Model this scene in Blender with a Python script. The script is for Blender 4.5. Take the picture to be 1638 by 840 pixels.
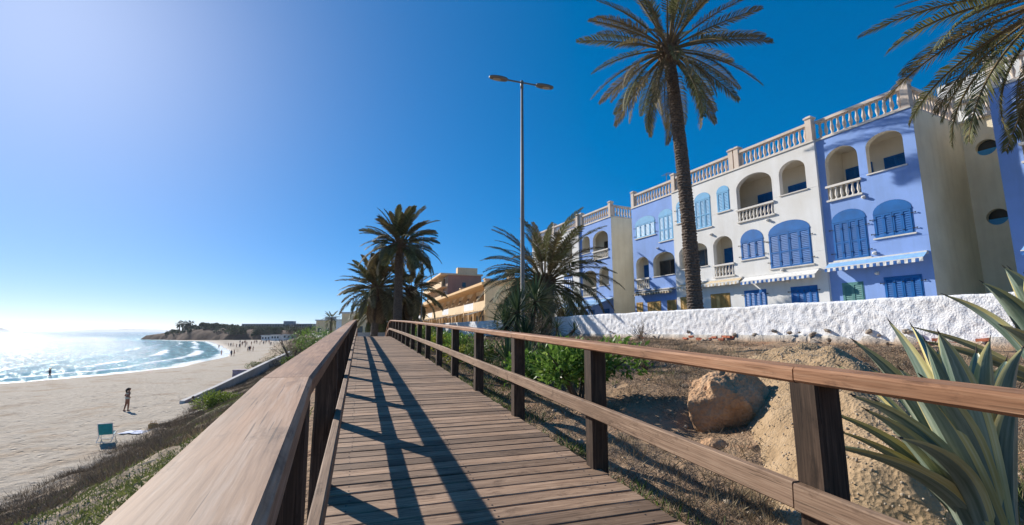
import bpy, math, random
import numpy as np
from mathutils import Vector, Matrix, Euler

R = math.radians
for o in list(bpy.data.objects):
    bpy.data.objects.remove(o)
scene = bpy.context.scene
COL = scene.collection

# ------------------------------------------------------------------ camera
PITCH = math.atan(110 / 728.0)
cam_d = bpy.data.cameras.new('camera')
cam_d.sensor_width = 36.0
cam_d.lens = 16.0
cam_d.clip_start = 0.05
cam_d.clip_end = 60000
cam = bpy.data.objects.new('camera', cam_d)
cam.location = (0, 0, 0)
cam.rotation_euler = (math.pi / 2 + PITCH, 0, 0)
COL.objects.link(cam)
scene.camera = cam

# ------------------------------------------------------------------ sky, sun, exposure
SUN_AZ, SUN_EL = R(-49.3), R(29.0)          # azimuth measured from +Y towards +X
world = bpy.data.worlds.new('World')
scene.world = world
world.use_nodes = True
wn = world.node_tree.nodes
wl = world.node_tree.links
for n in list(wn):
    wn.remove(n)
w_out = wn.new('ShaderNodeOutputWorld')
w_bg = wn.new('ShaderNodeBackground')
w_sky = wn.new('ShaderNodeTexSky')
w_sky.sky_type = 'NISHITA'
w_sky.sun_disc = False
w_sky.sun_elevation = SUN_EL
w_sky.sun_rotation = SUN_AZ
w_sky.altitude = 2500
w_sky.air_density = 0.8
w_sky.dust_density = 2.5
w_sky.ozone_density = 8.0
w_hs = wn.new('ShaderNodeHueSaturation')
w_hs.inputs['Saturation'].default_value = 1.55
w_gm = wn.new('ShaderNodeGamma')          # soft shoulder for the whole sky, as the photograph's exposure has
w_gm.inputs['Gamma'].default_value = 0.60
w_bg.inputs['Strength'].default_value = 0.15
wl.new(w_sky.outputs[0], w_gm.inputs[0])
wl.new(w_gm.outputs[0], w_hs.inputs['Color'])
wl.new(w_hs.outputs[0], w_bg.inputs['Color'])
wl.new(w_bg.outputs[0], w_out.inputs[0])

sun_d = bpy.data.lights.new('sun', 'SUN')
sun_d.energy = 3.9
sun_d.angle = R(0.53)
sun_d.color = (1.0, 0.94, 0.85)
sun = bpy.data.objects.new('sun', sun_d)
sdir = Vector((math.sin(SUN_AZ) * math.cos(SUN_EL), math.cos(SUN_AZ) * math.cos(SUN_EL), math.sin(SUN_EL)))
sun.rotation_euler = sdir.to_track_quat('Z', 'Y').to_euler()
sun.location = (-40, 30, 40)
COL.objects.link(sun)

scene.view_settings.view_transform = 'Standard'
scene.view_settings.look = 'None'
scene.view_settings.exposure = 0.8
scene.view_settings.gamma = 1.0
scene.view_settings.use_curve_mapping = False

# ------------------------------------------------------------------ frames
TH = -0.321                                   # heading of the boardwalk
pd = np.array([math.sin(TH), math.cos(TH)])
pn = np.array([math.cos(TH), -math.sin(TH)])
PHI = R(-25.0)                                # heading of the blue and white house row
bd = np.array([math.sin(PHI), math.cos(PHI)])
bn = np.array([math.cos(PHI), -math.sin(PHI)])

def PL(t, l):                                 # boardwalk coordinates -> world x, y
    return pd[0] * t + pn[0] * l, pd[1] * t + pn[1] * l

def SD(s, D):                                 # house row coordinates -> world x, y
    return bd[0] * s + bn[0] * D, bd[1] * s + bn[1] * D

def zdeck(t):
    t = np.asarray(t, float)
    a = -1.21 + .0366 * t - .0002 * t * t
    z29 = -1.21 + .0366 * 29 - .0002 * 841
    q = np.maximum(t - 29, 0)
    b = z29 + .025 * q - .033 * q * q
    b = np.maximum(b, -1.35)
    return np.where(t < 29, a, b)

# ------------------------------------------------------------------ numeric noise
def _hash(ix, iy, seed):
    h = (ix.astype(np.int64) * 374761393 + iy.astype(np.int64) * 668265263 + seed * 974711) & 0x7fffffff
    h = ((h ^ (h >> 13)) * 1274126177) & 0x7fffffff
    return ((h ^ (h >> 16)) & 0xffff) / 65535.0

def vnoise(x, y, seed=0):
    x = np.asarray(x, float); y = np.asarray(y, float)
    ix = np.floor(x); iy = np.floor(y)
    fx = x - ix; fy = y - iy
    fx = fx * fx * (3 - 2 * fx); fy = fy * fy * (3 - 2 * fy)
    a = _hash(ix, iy, seed); b = _hash(ix + 1, iy, seed); c = _hash(ix, iy + 1, seed); d = _hash(ix + 1, iy + 1, seed)
    return (a * (1 - fx) + b * fx) * (1 - fy) + (c * (1 - fx) + d * fx) * fy

def fbm(x, y, seed=0, oct=4):
    s = 0; a = .5
    x = np.asarray(x, float); y = np.asarray(y, float)
    for k in range(oct):
        s = s + a * (vnoise(x, y, seed + k * 17) - .5)
        x = x * 2.03 + 11.3; y = y * 2.03 - 7.1; a *= .5
    return s

def sstep(a, b, x):
    q = np.clip((x - a) / (b - a), 0, 1)
    return q * q * (3 - 2 * q)

# ------------------------------------------------------------------ terrain height
SEA = -6.8
T_W = np.array([-400, -100, 0, 40, 79, 86, 103, 145, 171, 221, 284, 357, 420, 470, 600, 1500, 9000.])
L_W = np.array([-300, -170, -105, -74, -44.3, -38.5, -32, -34, -39, -53, -72, -95, -135, -170, -200, -440, -2540.])
T_F = np.array([-400, 0, 32, 45, 89, 194, 322, 420, 600, 1500, 9000.])
L_F = np.array([-60, -12.0, -10.9, -12.0, -17, -31, -46, -62, -130, -380, -2400.])
T_C = np.array([-400, 0, 25, 45, 89, 194, 322, 420, 600, 1500, 9000.])
L_C = np.array([-8, -1.1, -1.1, -2.0, -6, -19, -30, -40, -100, -340, -2300.])

def terrain(x, y, parts=False):
    x = np.asarray(x, float); y = np.asarray(y, float)
    t = x * pd[0] + y * pd[1]; l = x * pn[0] + y * pn[1]
    s = x * bd[0] + y * bd[1]; D = x * bn[0] + y * bn[1]
    lw = np.interp(t, T_W, L_W) + 2.2 * fbm(t * .05, l * 0, 5)
    lf = np.interp(t, T_F, L_F) + 1.8 * fbm(t * .16, t * 0 + 3, 6)
    lc = np.interp(t, T_C, L_C)
    plat = np.where(t < 36, zdeck(np.clip(t, -60, 36)) - .30, -1.35)
    plat = np.maximum(plat, -2.2)
    # right bank up to the white wall
    ratio = np.clip((l - 1.9) / np.maximum((l - 1.9) + (13.8 - D), .01), 0, 1)
    bank = plat + (-.36 - plat) * sstep(.03, .95, ratio)
    hollow = np.exp(-((x - 2.1) ** 2 / 1.2 + (y - 5.6) ** 2 / 2.2)) * .22
    rough = fbm(x * .9, y * .9, 21) * .28 + fbm(x * 3.5, y * 3.5, 22, 3) * .10
    bank = bank - hollow + rough * sstep(1.9, 3.2, l) * (1 - sstep(12.6, 13.6, D))
    zr = np.where(D > 13.9, -.12, bank)
    zr = np.where((s > 46) | (s < -12), np.where(D > 13.9, -.4, zr), zr)
    # left dune face
    w = np.clip((lc - l) / np.maximum(lc - lf, .1), 0, 1)
    ws = .40 * w + .60 * np.sin(w * math.pi / 2)
    zb = -5.75
    zl = plat - .05 + (zb - plat + .05) * ws
    zl = zl + (fbm(x * .45, y * .45, 31) * .8 + fbm(x * 1.7, y * 1.7, 32, 3) * .35) * np.clip(w * 5, 0, 1) * np.clip((1.08 - w) * 6, 0, 1)
    # beach
    q = np.clip((lf - l) / np.maximum(lf - lw, .1), 0, 4)
    zs = np.where(q < 1, zb - 0.55 * q - .5 * q ** 3, SEA - (q - 1) * 4.0)
    zs = np.maximum(zs, SEA - 6)
    zs = zs + fbm(x * .25, y * .25, 41) * .16 * np.clip(1.2 - q, 0, 1) + fbm(x * 1.9, y * 1.9, 42, 3) * .20 * np.clip(.95 - q, 0, 1)
    z = np.where(l > lc, np.where(l > 1.9, zr, plat), np.where(l > lf, zl, zs))
    if parts:
        return z, t, l, s, D, w, q
    return z

def zg(x, y):
    return float(terrain(np.array([x]), np.array([y]))[0])

# ------------------------------------------------------------------ materials
def new_mat(name):
    m = bpy.data.materials.new(name)
    m.use_nodes = True
    nt = m.node_tree
    bs = nt.nodes['Principled BSDF']
    return m, nt, bs

def N(nt, typ, **kw):
    n = nt.nodes.new(typ)
    for k, v in kw.items():
        if k in n.inputs:
            n.inputs[k].default_value = v
        else:
            setattr(n, k, v)
    return n

def ramp(nt, fac, stops):
    r = nt.nodes.new('ShaderNodeValToRGB')
    el = r.color_ramp.elements
    while len(el) < len(stops):
        el.new(.5)
    for e, (p, c) in zip(el, stops):
        e.position = p
        e.color = (c[0], c[1], c[2], 1)
    nt.links.new(fac, r.inputs[0])
    return r

def mixc(nt, fac, a, b, mode='MIX'):
    m = nt.nodes.new('ShaderNodeMix')
    m.data_type = 'RGBA'
    m.blend_type = mode
    for val, idx in ((fac, 0), (a, 6), (b, 7)):
        if hasattr(val, 'links'):
            nt.links.new(val, m.inputs[idx])
        elif idx == 0:
            m.inputs[0].default_value = val
        else:
            m.inputs[idx].default_value = (val[0], val[1], val[2], 1)
    return m.outputs[2]

def math_(nt, op, a, b=0.0, c=None):
    m = nt.nodes.new('ShaderNodeMath')
    m.operation = op
    for i, v in enumerate((a, b, c)):
        if v is None:
            continue
        if hasattr(v, 'links'):
            nt.links.new(v, m.inputs[i])
        else:
            m.inputs[i].default_value = v
    return m.outputs[0]

def coords(nt, kind='Object', scale=(1, 1, 1), rand=0.0):
    tc = nt.nodes.new('ShaderNodeTexCoord')
    mp = nt.nodes.new('ShaderNodeMapping')
    mp.inputs['Scale'].default_value = scale
    nt.links.new(tc.outputs[kind], mp.inputs[0])
    if rand:
        oi = nt.nodes.new('ShaderNodeObjectInfo')
        sc = nt.nodes.new('ShaderNodeVectorMath'); sc.operation = 'SCALE'
        cx = nt.nodes.new('ShaderNodeCombineXYZ')
        for i in range(3):
            nt.links.new(oi.outputs['Random'], cx.inputs[i])
        nt.links.new(cx.outputs[0], sc.inputs[0]); sc.inputs['Scale'].default_value = rand
        nt.links.new(sc.outputs[0], mp.inputs['Location'])
    return mp.outputs[0]

def bump(nt, bs, height, strength=.3, dist=.02):
    b = nt.nodes.new('ShaderNodeBump')
    b.inputs['Strength'].default_value = strength
    b.inputs['Distance'].default_value = dist
    nt.links.new(height, b.inputs['Height'])
    nt.links.new(b.outputs[0], bs.inputs['Normal'])
    return b

def stucco(name, col, stain=.12, rough=.9, bs_=.25, bscale=60, dist=.01):
    m, nt, bs = new_mat(name)
    co = coords(nt, 'Object')
    n1 = N(nt, 'ShaderNodeTexNoise', Scale=.55, Detail=6.0, Roughness=.65)
    nt.links.new(co, n1.inputs['Vector'])
    co2 = coords(nt, 'Object', (2.2, 2.2, .22))
    n2 = N(nt, 'ShaderNodeTexNoise', Scale=1.4, Detail=5.0, Roughness=.6)
    nt.links.new(co2, n2.inputs['Vector'])
    d = [c * (1 - stain * 1.6) * k for c, k in zip(col, (1, .97, .92))]
    r1 = ramp(nt, n1.outputs[0], [(.3, d), (.62, col)])
    r2 = ramp(nt, n2.outputs[0], [(.28, (1 - stain, 1 - stain * 1.1, 1 - stain * 1.3)), (.55, (1, 1, 1))])
    c = mixc(nt, 1.0, r1.outputs[0], r2.outputs[0], 'MULTIPLY')
    nt.links.new(c, bs.inputs['Base Color'])
    bs.inputs['Roughness'].default_value = rough
    n3 = N(nt, 'ShaderNodeTexNoise', Scale=float(bscale), Detail=4.0)
    nt.links.new(co, n3.inputs['Vector'])
    bump(nt, bs, n3.outputs[0], bs_, dist)
    return m

def wood(name, dark, mid, light, rough=.75, rand=40.0, grain=26.0, crack=.5, vary=.25, bmp=.5, tint=None):
    """uv: x = metres along the board, y = metres around it"""
    m, nt, bs = new_mat(name)
    co = coords(nt, 'UV', (1, 1, 1), rand)
    def tex(scale, sx, sy, det=6.0, rgh=.6):
        mp = nt.nodes.new('ShaderNodeMapping')
        mp.inputs['Scale'].default_value = (sx, sy, 1)
        nt.links.new(co, mp.inputs[0])
        n = N(nt, 'ShaderNodeTexNoise', Scale=scale, Detail=det, Roughness=rgh)
        nt.links.new(mp.outputs[0], n.inputs['Vector'])
        return n.outputs[0]
    g1 = tex(1.0, 3.5, grain * 4.0)
    g2 = tex(1.0, 1.1, 7.0, 4.0)
    g3 = tex(1.0, 3.2, 150.0, 2.0)
    r1 = ramp(nt, g1, [(.25, dark), (.5, mid), (.75, light)])
    r2 = ramp(nt, g2, [(.3, (.62, .6, .58)), (.6, (1, 1, 1)), (.8, (1.12, 1.06, 1.0))])
    mpw = nt.nodes.new('ShaderNodeMapping'); mpw.inputs['Scale'].default_value = (.35, 1, 1)
    nt.links.new(co, mpw.inputs[0])
    wv_ = N(nt, 'ShaderNodeTexWave', Scale=28.0, Distortion=7.0, Detail=4.0)
    wv_.wave_type = 'BANDS'; wv_.bands_direction = 'Y'
    wv_.inputs['Detail Scale'].default_value = .6
    nt.links.new(mpw.outputs[0], wv_.inputs['Vector'])
    rw = ramp(nt, wv_.outputs['Fac'], [(.0, (.66, .63, .60)), (.35, (1, 1, 1))])
    c = mixc(nt, 1.0, r1.outputs[0], r2.outputs[0], 'MULTIPLY')
    c = mixc(nt, .5, c, mixc(nt, 1.0, c, rw.outputs[0], 'MULTIPLY'))
    if tint:
        tn = ramp(nt, tex(1.0, .9, 9.0, 3.0, .5), [(.44, (0, 0, 0)), (.60, (1, 1, 1))])
        c = mixc(nt, math_(nt, 'MULTIPLY', tn.outputs[0], .75), c, mixc(nt, .5, c, tint))
    bl = tex(1.0, 5.0, 11.0, 6.0, .7)
    rb = ramp(nt, bl, [(.32, (.42, .39, .37)), (.45, (1, 1, 1)), (.60, (1, 1, 1)), (.80, (1.08, 1.07, 1.06))])
    c = mixc(nt, .85, c, mixc(nt, 1.0, c, rb.outputs[0], 'MULTIPLY'))
    oi = nt.nodes.new('ShaderNodeObjectInfo')
    v = math_(nt, 'MULTIPLY_ADD', oi.outputs['Random'], vary * 2, 1 - vary)
    cx = nt.nodes.new('ShaderNodeCombineColor')
    for i in range(3):
        nt.links.new(v, cx.inputs[i])
    c = mixc(nt, 1.0, c, cx.outputs[0], 'MULTIPLY')
    rc = ramp(nt, g3, [(.335, (.10, .08, .07)), (.36, (1, 1, 1))])
    c = mixc(nt, crack, c, mixc(nt, 1.0, c, rc.outputs[0], 'MULTIPLY'))
    nt.links.new(c, bs.inputs['Base Color'])
    bs.inputs['Roughness'].default_value = rough
    bs.inputs['Specular IOR Level'].default_value = .25
    h = math_(nt, 'MULTIPLY', g1, .6)
    bump(nt, bs, h, bmp, .0018)
    return m

def plain(name, col, rough=.6, metal=0.0, nscale=8.0, var=.15, bs_=0.0, coord='Object', spec=.4):
    m, nt, bs = new_mat(name)
    co = coords(nt, coord, (1, 1, 1), 7.0)
    n = N(nt, 'ShaderNodeTexNoise', Scale=float(nscale), Detail=5.0)
    nt.links.new(co, n.inputs['Vector'])
    r = ramp(nt, n.outputs[0], [(.3, [c * (1 - var) for c in col]), (.7, [min(1, c * (1 + var * .6)) for c in col])])
    nt.links.new(r.outputs[0], bs.inputs['Base Color'])
    bs.inputs['Roughness'].default_value = rough
    bs.inputs['Metallic'].default_value = metal
    bs.inputs['Specular IOR Level'].default_value = spec
    if bs_:
        bump(nt, bs, n.outputs[0], bs_, .02)
    return m

def leafm(name, c1, c2, rough=.5, trans=.3, c3=None, nscale=3.0, spec=.2):
    m, nt, bs = new_mat(name)
    g = nt.nodes.new('ShaderNodeNewGeometry')
    co = coords(nt, 'Object', (1, 1, 1), 5.0)
    n = N(nt, 'ShaderNodeTexNoise', Scale=float(nscale), Detail=3.0)
    nt.links.new(co, n.inputs['Vector'])
    f = math_(nt, 'ADD', math_(nt, 'MULTIPLY', g.outputs['Random Per Island'], .55), math_(nt, 'MULTIPLY', n.outputs[0], .5))
    st = [(.25, c1), (.7, c2)]
    if c3:
        st.append((.92, c3))
    r = ramp(nt, f, st)
    nt.links.new(r.outputs[0], bs.inputs['Base Color'])
    bs.inputs['Roughness'].default_value = rough
    bs.inputs['Specular IOR Level'].default_value = spec
    tr = nt.nodes.new('ShaderNodeBsdfTranslucent')
    nt.links.new(r.outputs[0], tr.inputs[0])
    mx = nt.nodes.new('ShaderNodeMixShader')
    mx.inputs[0].default_value = trans
    out = nt.nodes['Material Output']
    nt.links.new(bs.outputs[0], mx.inputs[1]); nt.links.new(tr.outputs[0], mx.inputs[2])
    nt.links.new(mx.outputs[0], out.inputs[0])
    return m

M = {}
M['plank'] = wood('deck_plank_wood', (.15, .09, .056), (.325, .21, .135), (.50, .355, .245), vary=.36, crack=.6, grain=20)
M['rail'] = wood('handrail_wood', (.22, .10, .048), (.38, .19, .098), (.50, .29, .17), vary=.10, crack=.45, grain=18, rough=.65)
M['rail_grey'] = wood('weathered_rail_wood', (.25, .145, .09), (.41, .25, .155), (.50, .37, .285), tint=(.52, .24, .10), vary=.08, crack=.6, grain=16, rough=.65)
M['midrail'] = wood('middle_rail_wood', (.165, .10, .064), (.31, .20, .13), (.45, .315, .215), vary=.12, crack=.6)
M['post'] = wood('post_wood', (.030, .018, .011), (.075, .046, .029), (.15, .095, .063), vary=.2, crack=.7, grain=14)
M['beam'] = wood('beam_wood', (.035, .025, .018), (.08, .055, .04), (.14, .10, .075), vary=.1)
M['blue'] = stucco('periwinkle_stucco', (.265, .42, .82), .08)
M['white'] = stucco('white_stucco', (.79, .78, .755), .07)
M['cream'] = stucco('cream_stucco', (.90, .80, .60), .10)
M['loggia'] = stucco('loggia_plaster', (.80, .76, .66), .05)
M['balus'] = stucco('cast_stone', (.78, .66, .56), .18)
M['balusw'] = stucco('cast_stone_white', (.78, .74, .68), .12)
M['sh_blue'] = plain('blue_shutter_paint', (.003, .125, .40), .45, var=.2, nscale=3)
M['sh_light'] = plain('light_blue_shutter_paint', (.07, .34, .60), .5, var=.15, nscale=3)
M['sh_yellow'] = wood('varnished_shutter_wood', (.50, .28, .08), (.66, .40, .13), (.74, .50, .2), vary=.1, crack=.2)
M['sh_green'] = plain('green_shutter_paint', (.10, .27, .25), .5)
M['iron'] = plain('black_iron', (.02, .02, .022), .5)
M['aw_white'] = plain('awning_canvas_white', (.72, .70, .66), .85)
M['aw_blue'] = plain('awning_canvas_blue', (.03, .12, .36), .85)
M['aw_sky'] = plain('awning_canvas_light_blue', (.22, .42, .72), .85)
M['aw_beige'] = plain('awning_canvas_beige', (.60, .47, .30), .85)
M['aw_dark'] = plain('awning_fold_dark', (.10, .085, .07), .85)
M['metal'] = plain('galvanised_metal', (.24, .21, .18), .6, .15)
M['lampdark'] = plain('lamp_housing', (.20, .17, .14), .5, .3)
M['stone'] = plain('rubble_stone', (.30, .25, .20), .95, var=.4, nscale=6, bs_=.5)
M['brick'] = plain('red_brick', (.42, .13, .07), .9, var=.35, nscale=9, bs_=.4)
M['concrete'] = stucco('pale_concrete', (.62, .60, .58), .15, bscale=30)
M['glassd'] = plain('dark_window_glass', (.03, .035, .04), .08, spec=.6)
M['ochre'] = stucco('ochre_render', (.78, .50, .24), .10)
M['ochre2'] = stucco('pale_ochre_render', (.82, .60, .35), .08)
M['pink'] = stucco('terracotta_render', (.48, .24, .16), .10)
M['rooft'] = plain('roof_tiles', (.40, .19, .11), .9, nscale=20)
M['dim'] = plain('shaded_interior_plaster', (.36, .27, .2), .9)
M['teal'] = plain('teal_sling_fabric', (.015, .30, .36), .8)
M['whitep'] = plain('white_painted_metal', (.78, .78, .78), .5)
M['skin'] = plain('tanned_skin', (.30, .13, .075), .55, var=.08)
M['skin2'] = plain('fair_skin', (.42, .21, .14), .55, var=.08)
M['hair'] = plain('dark_hair', (.03, .018, .012), .6)
M['bikini'] = plain('pale_bikini_fabric', (.60, .58, .45), .8)
M['navy'] = plain('dark_swimwear', (.02, .022, .05), .8)
M['towel'] = plain('towel_fabric', (.62, .66, .80), .9, nscale=6, var=.3)
M['bag'] = plain('straw_bag', (.42, .25, .10), .9)
M['trunk'] = plain('palm_trunk_bark', (.13, .095, .07), .95, nscale=14, var=.6, bs_=.8)
M['boot'] = plain('palm_leaf_base', (.17, .11, .065), .9, nscale=18, var=.6, bs_=.8)
M['frond'] = leafm('palm_frond_leaf', (.07, .08, .032), (.18, .18, .075), .65, .28, (.25, .20, .10))
M['frond_b'] = leafm('palm_frond_olive', (.10, .085, .04), (.22, .175, .085), .7, .28, (.28, .20, .11))
M['frond_dry'] = leafm('palm_frond_dry', (.13, .085, .045), (.24, .16, .085), .7, .2)
M['rachis'] = plain('palm_leaf_stalk', (.16, .115, .055), .75, var=.25, spec=.15)
M['yucca'] = leafm('yucca_leaf', (.03, .06, .03), (.10, .145, .07), .4, .15, (.17, .2, .1))
M['bush'] = leafm('glossy_bush_leaf', (.06, .125, .02), (.17, .29, .05), .4, .4, (.36, .44, .10))
M['shrub'] = leafm('shrub_leaf', (.06, .10, .025), (.14, .19, .05), .55, .3, (.26, .28, .08))
M['yellowbush'] = leafm('yellow_green_leaf', (.16, .20, .03), (.34, .34, .05), .5, .35, (.5, .42, .06))
M['dunegreen'] = leafm('dune_leaf', (.075, .10, .03), (.19, .215, .065), .6, .25, (.25, .27, .10), 1.2)
M['brightgreen'] = leafm('bright_shrub_leaf', (.10, .15, .025), (.22, .28, .045), .55, .3, (.34, .36, .09), 1.2)
M['dry'] = leafm('dry_twig', (.09, .07, .05), (.21, .165, .12), .85, .1, (.27, .22, .16), 1.2)
M['straw'] = leafm('straw_grass', (.20, .15, .09), (.36, .28, .17), .85, .2, (.46, .38, .25), 1.2)
M['wood_twig'] = plain('shrub_branch', (.10, .075, .055), .9)
M['fartree'] = leafm('far_tree_leaf', (.03, .045, .025), (.075, .095, .05), .7, .15, None, .1)
M['agave_g'] = None

def agave_mat(name, c1, c2):
    m, nt, bs = new_mat(name)
    co = coords(nt, 'UV', (1, 1, 1), 9.0)
    mp = nt.nodes.new('ShaderNodeMapping'); mp.inputs['Scale'].default_value = (.7, 9, 1)
    nt.links.new(co, mp.inputs[0])
    n = N(nt, 'ShaderNodeTexNoise', Scale=3.0, Detail=4.0)
    nt.links.new(mp.outputs[0], n.inputs['Vector'])
    r = ramp(nt, n.outputs[0], [(.3, c1), (.7, c2)])
    n2 = N(nt, 'ShaderNodeTexNoise', Scale=2.5, Detail=5.0)
    nt.links.new(co, n2.inputs['Vector'])
    r2 = ramp(nt, n2.outputs[0], [(.35, (.72, .70, .66)), (.6, (1, 1, 1))])
    c = mixc(nt, 1.0, r.outputs[0], r2.outputs[0], 'MULTIPLY')
    nt.links.new(c, bs.inputs['Base Color'])
    bs.inputs['Roughness'].default_value = .38
    bs.inputs['Specular IOR Level'].default_value = .45
    bump(nt, bs, n.outputs[0], .15, .004)
    return m
M['agave_g'] = agave_mat('agave_leaf_green', (.10, .16, .115), (.34, .41, .33))
M['agave_y'] = agave_mat('agave_leaf_margin', (.56, .45, .13), (.74, .67, .36))
M['spine'] = plain('agave_spine', (.05, .03, .02), .6)

def ground_mat():
    m, nt, bs = new_mat('ground_sand_and_soil')
    at = nt.nodes.new('ShaderNodeAttribute'); at.attribute_name = 'zone'
    sep = nt.nodes.new('ShaderNodeSeparateColor')
    nt.links.new(at.outputs['Color'], sep.inputs[0])
    co = coords(nt, 'Object')
    def nz(scale, det=5.0, rgh=.6):
        n = N(nt, 'ShaderNodeTexNoise', Scale=float(scale), Detail=det, Roughness=rgh)
        nt.links.new(co, n.inputs['Vector'])
        return n.outputs[0]
    a = nz(.35); b = nz(2.6, 6.0); c = nz(26, 4.0); e = nz(.9, 6.0, .7)
    sand = ramp(nt, b, [(.3, (.38, .315, .245)), (.7, (.49, .42, .335))]).outputs[0]
    wet = ramp(nt, b, [(.3, (.26, .19, .125)), (.7, (.33, .25, .175))]).outputs[0]
    soil = ramp(nt, e, [(.25, (.15, .09, .05)), (.42, (.28, .165, .09)), (.55, (.36, .235, .14)), (.72, (.38, .15, .06))]).outputs[0]
    soil = mixc(nt, math_(nt, 'MULTIPLY', c, .45), soil, (.38, .30, .215))
    pave = ramp(nt, b, [(.3, (.48, .45, .41)), (.7, (.55, .52, .47))]).outputs[0]
    # dune face: sand broken by dark litter
    lit = ramp(nt, nz(1.1, 6.0, .7), [(.45, (0, 0, 0)), (.58, (1, 1, 1))]).outputs[0]
    dune = mixc(nt, math_(nt, 'MULTIPLY', lit, .8), (.42, .325, .225), (.17, .125, .08))
    col = mixc(nt, sep.outputs[0], soil, sand)
    col = mixc(nt, sep.outputs[1], col, dune)
    # wrack line and wet sand
    at2 = nt.nodes.new('ShaderNodeAttribute'); at2.attribute_name = 'wet'
    sep2 = nt.nodes.new('ShaderNodeSeparateColor')
    nt.links.new(at2.outputs['Color'], sep2.inputs[0])
    wk = ramp(nt, nz(.55, 5.0, .7), [(.42, (0, 0, 0)), (.58, (1, 1, 1))]).outputs[0]
    wk = math_(nt, 'MULTIPLY', sep2.outputs[1], wk)
    col = mixc(nt, sep2.outputs[0], col, wet)
    col = mixc(nt, math_(nt, 'MULTIPLY', wk, .95), col, (.10, .075, .05))
    col = mixc(nt, sep.outputs[2], col, pave)
    nt.links.new(col, bs.inputs['Base Color'])
    rg = math_(nt, 'MULTIPLY_ADD', sep2.outputs[0], -.6, .95)
    nt.links.new(rg, bs.inputs['Roughness'])
    bs.inputs['Specular IOR Level'].default_value = .2
    # footprints: soft dents
    vo = N(nt, 'ShaderNodeTexVoronoi', Scale=1.9)
    nt.links.new(co, vo.inputs['Vector'])
    dent = ramp(nt, vo.outputs['Distance'], [(.06, (0, 0, 0)), (.30, (1, 1, 1))]).outputs[0]
    msk = ramp(nt, nz(.16, 3.0), [(.34, (0, 0, 0)), (.52, (1, 1, 1))]).outputs[0]
    dent = mixc(nt, msk, (1, 1, 1), dent)
    h = math_(nt, 'ADD', math_(nt, 'MULTIPLY', dent, .55), math_(nt, 'ADD', math_(nt, 'MULTIPLY', b, .55), math_(nt, 'MULTIPLY', c, .12)))
    dry = math_(nt, 'MULTIPLY_ADD', sep2.outputs[0], -.95, 1.0)
    h = math_(nt, 'MULTIPLY', h, dry)
    bump(nt, bs, h, 1.0, .26)
    return m

def sea_mat():
    m, nt, bs = new_mat('sea_water')
    at = nt.nodes.new('ShaderNodeAttribute'); at.attribute_name = 'depth'
    sep = nt.nodes.new('ShaderNodeSeparateColor')
    nt.links.new(at.outputs['Color'], sep.inputs[0])
    co = coords(nt, 'Object')
    def nz(scale, st=(1, 1, 1), det=5.0, rgh=.6):
        c2 = nt.nodes.new('ShaderNodeMapping')
        c2.inputs['Rotation'].default_value = (0, 0, R(-24))
        c2.inputs['Scale'].default_value = st
        nt.links.new(co, c2.inputs[0])
        n = N(nt, 'ShaderNodeTexNoise', Scale=float(scale), Detail=det, Roughness=rgh)
        nt.links.new(c2.outputs[0], n.inputs['Vector'])
        return n.outputs[0]
    deep = ramp(nt, nz(.03, (1, .3, 1)), [(.35, (.004, .085, .15)), (.65, (.008, .14, .205))]).outputs[0]
    col = mixc(nt, sep.outputs[0], (.09, .33, .33), deep)
    fo = nz(.42, (1.5, .45, 1), 7.0, .78)
    f = math_(nt, 'ADD', fo, math_(nt, 'MULTIPLY_ADD', sep.outputs[1], .44, -.72))
    f = math_(nt, 'MULTIPLY', f, 7.0)
    cl = nt.nodes.new('ShaderNodeClamp'); nt.links.new(f, cl.inputs[0])
    col = mixc(nt, cl.outputs[0], col, (.74, .77, .80))
    nt.links.new(col, bs.inputs['Base Color'])
    # unresolved wavelets act as roughness; wind patches of it break the glitter up
    c3 = nt.nodes.new('ShaderNodeMapping'); c3.vector_type = 'TEXTURE'
    c3.inputs['Rotation'].default_value = (0, 0, R(48)); c3.inputs['Scale'].default_value = (.8, 5.0, 1)
    nt.links.new(co, c3.inputs[0])
    n3 = N(nt, 'ShaderNodeTexNoise', Scale=1.0, Detail=3.0, Roughness=.7); nt.links.new(c3.outputs[0], n3.inputs['Vector'])
    rn = ramp(nt, n3.outputs[0], [(.48, (.04, .04, .04)), (.64, (.30, .30, .30))]).outputs[0]
    rg = math_(nt, 'MULTIPLY_ADD', cl.outputs[0], .5, rn)
    nt.links.new(rg, bs.inputs['Roughness'])
    bs.inputs['IOR'].default_value = 1.33
    bs.inputs['Specular IOR Level'].default_value = .22
    w1 = nz(1.3, (1.0, .40, 1), 6.0, .75); w2 = nz(.16, (1.2, .3, 1), 3.0)
    h = math_(nt, 'ADD', math_(nt, 'MULTIPLY', w1, .45), math_(nt, 'MULTIPLY', w2, 1.0))
    bump(nt, bs, h, 1.0, 1.1)
    return m

M['ground'] = ground_mat()
M['sea'] = sea_mat()

# ------------------------------------------------------------------ object helpers
def tag(o, label=None, cat=None, group=None, kind=None):
    if label: o['label'] = label
    if cat: o['category'] = cat
    if group: o['group'] = group
    if kind: o['kind'] = kind
    return o

def empty(name, loc=(0, 0, 0), rz=0.0, label=None, cat=None, group=None):
    o = bpy.data.objects.new(name, None)
    o.empty_display_size = .2
    o.location = loc
    o.rotation_euler = (0, 0, rz)
    COL.objects.link(o)
    return tag(o, label, cat, group)

def link(name, me, parent=None, loc=None, rot=None, scale=None):
    o = bpy.data.objects.new(name, me)
    COL.objects.link(o)
    if parent: o.parent = parent
    if loc is not None: o.location = loc
    if rot is not None: o.rotation_euler = rot
    if scale is not None: o.scale = scale
    return o

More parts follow.
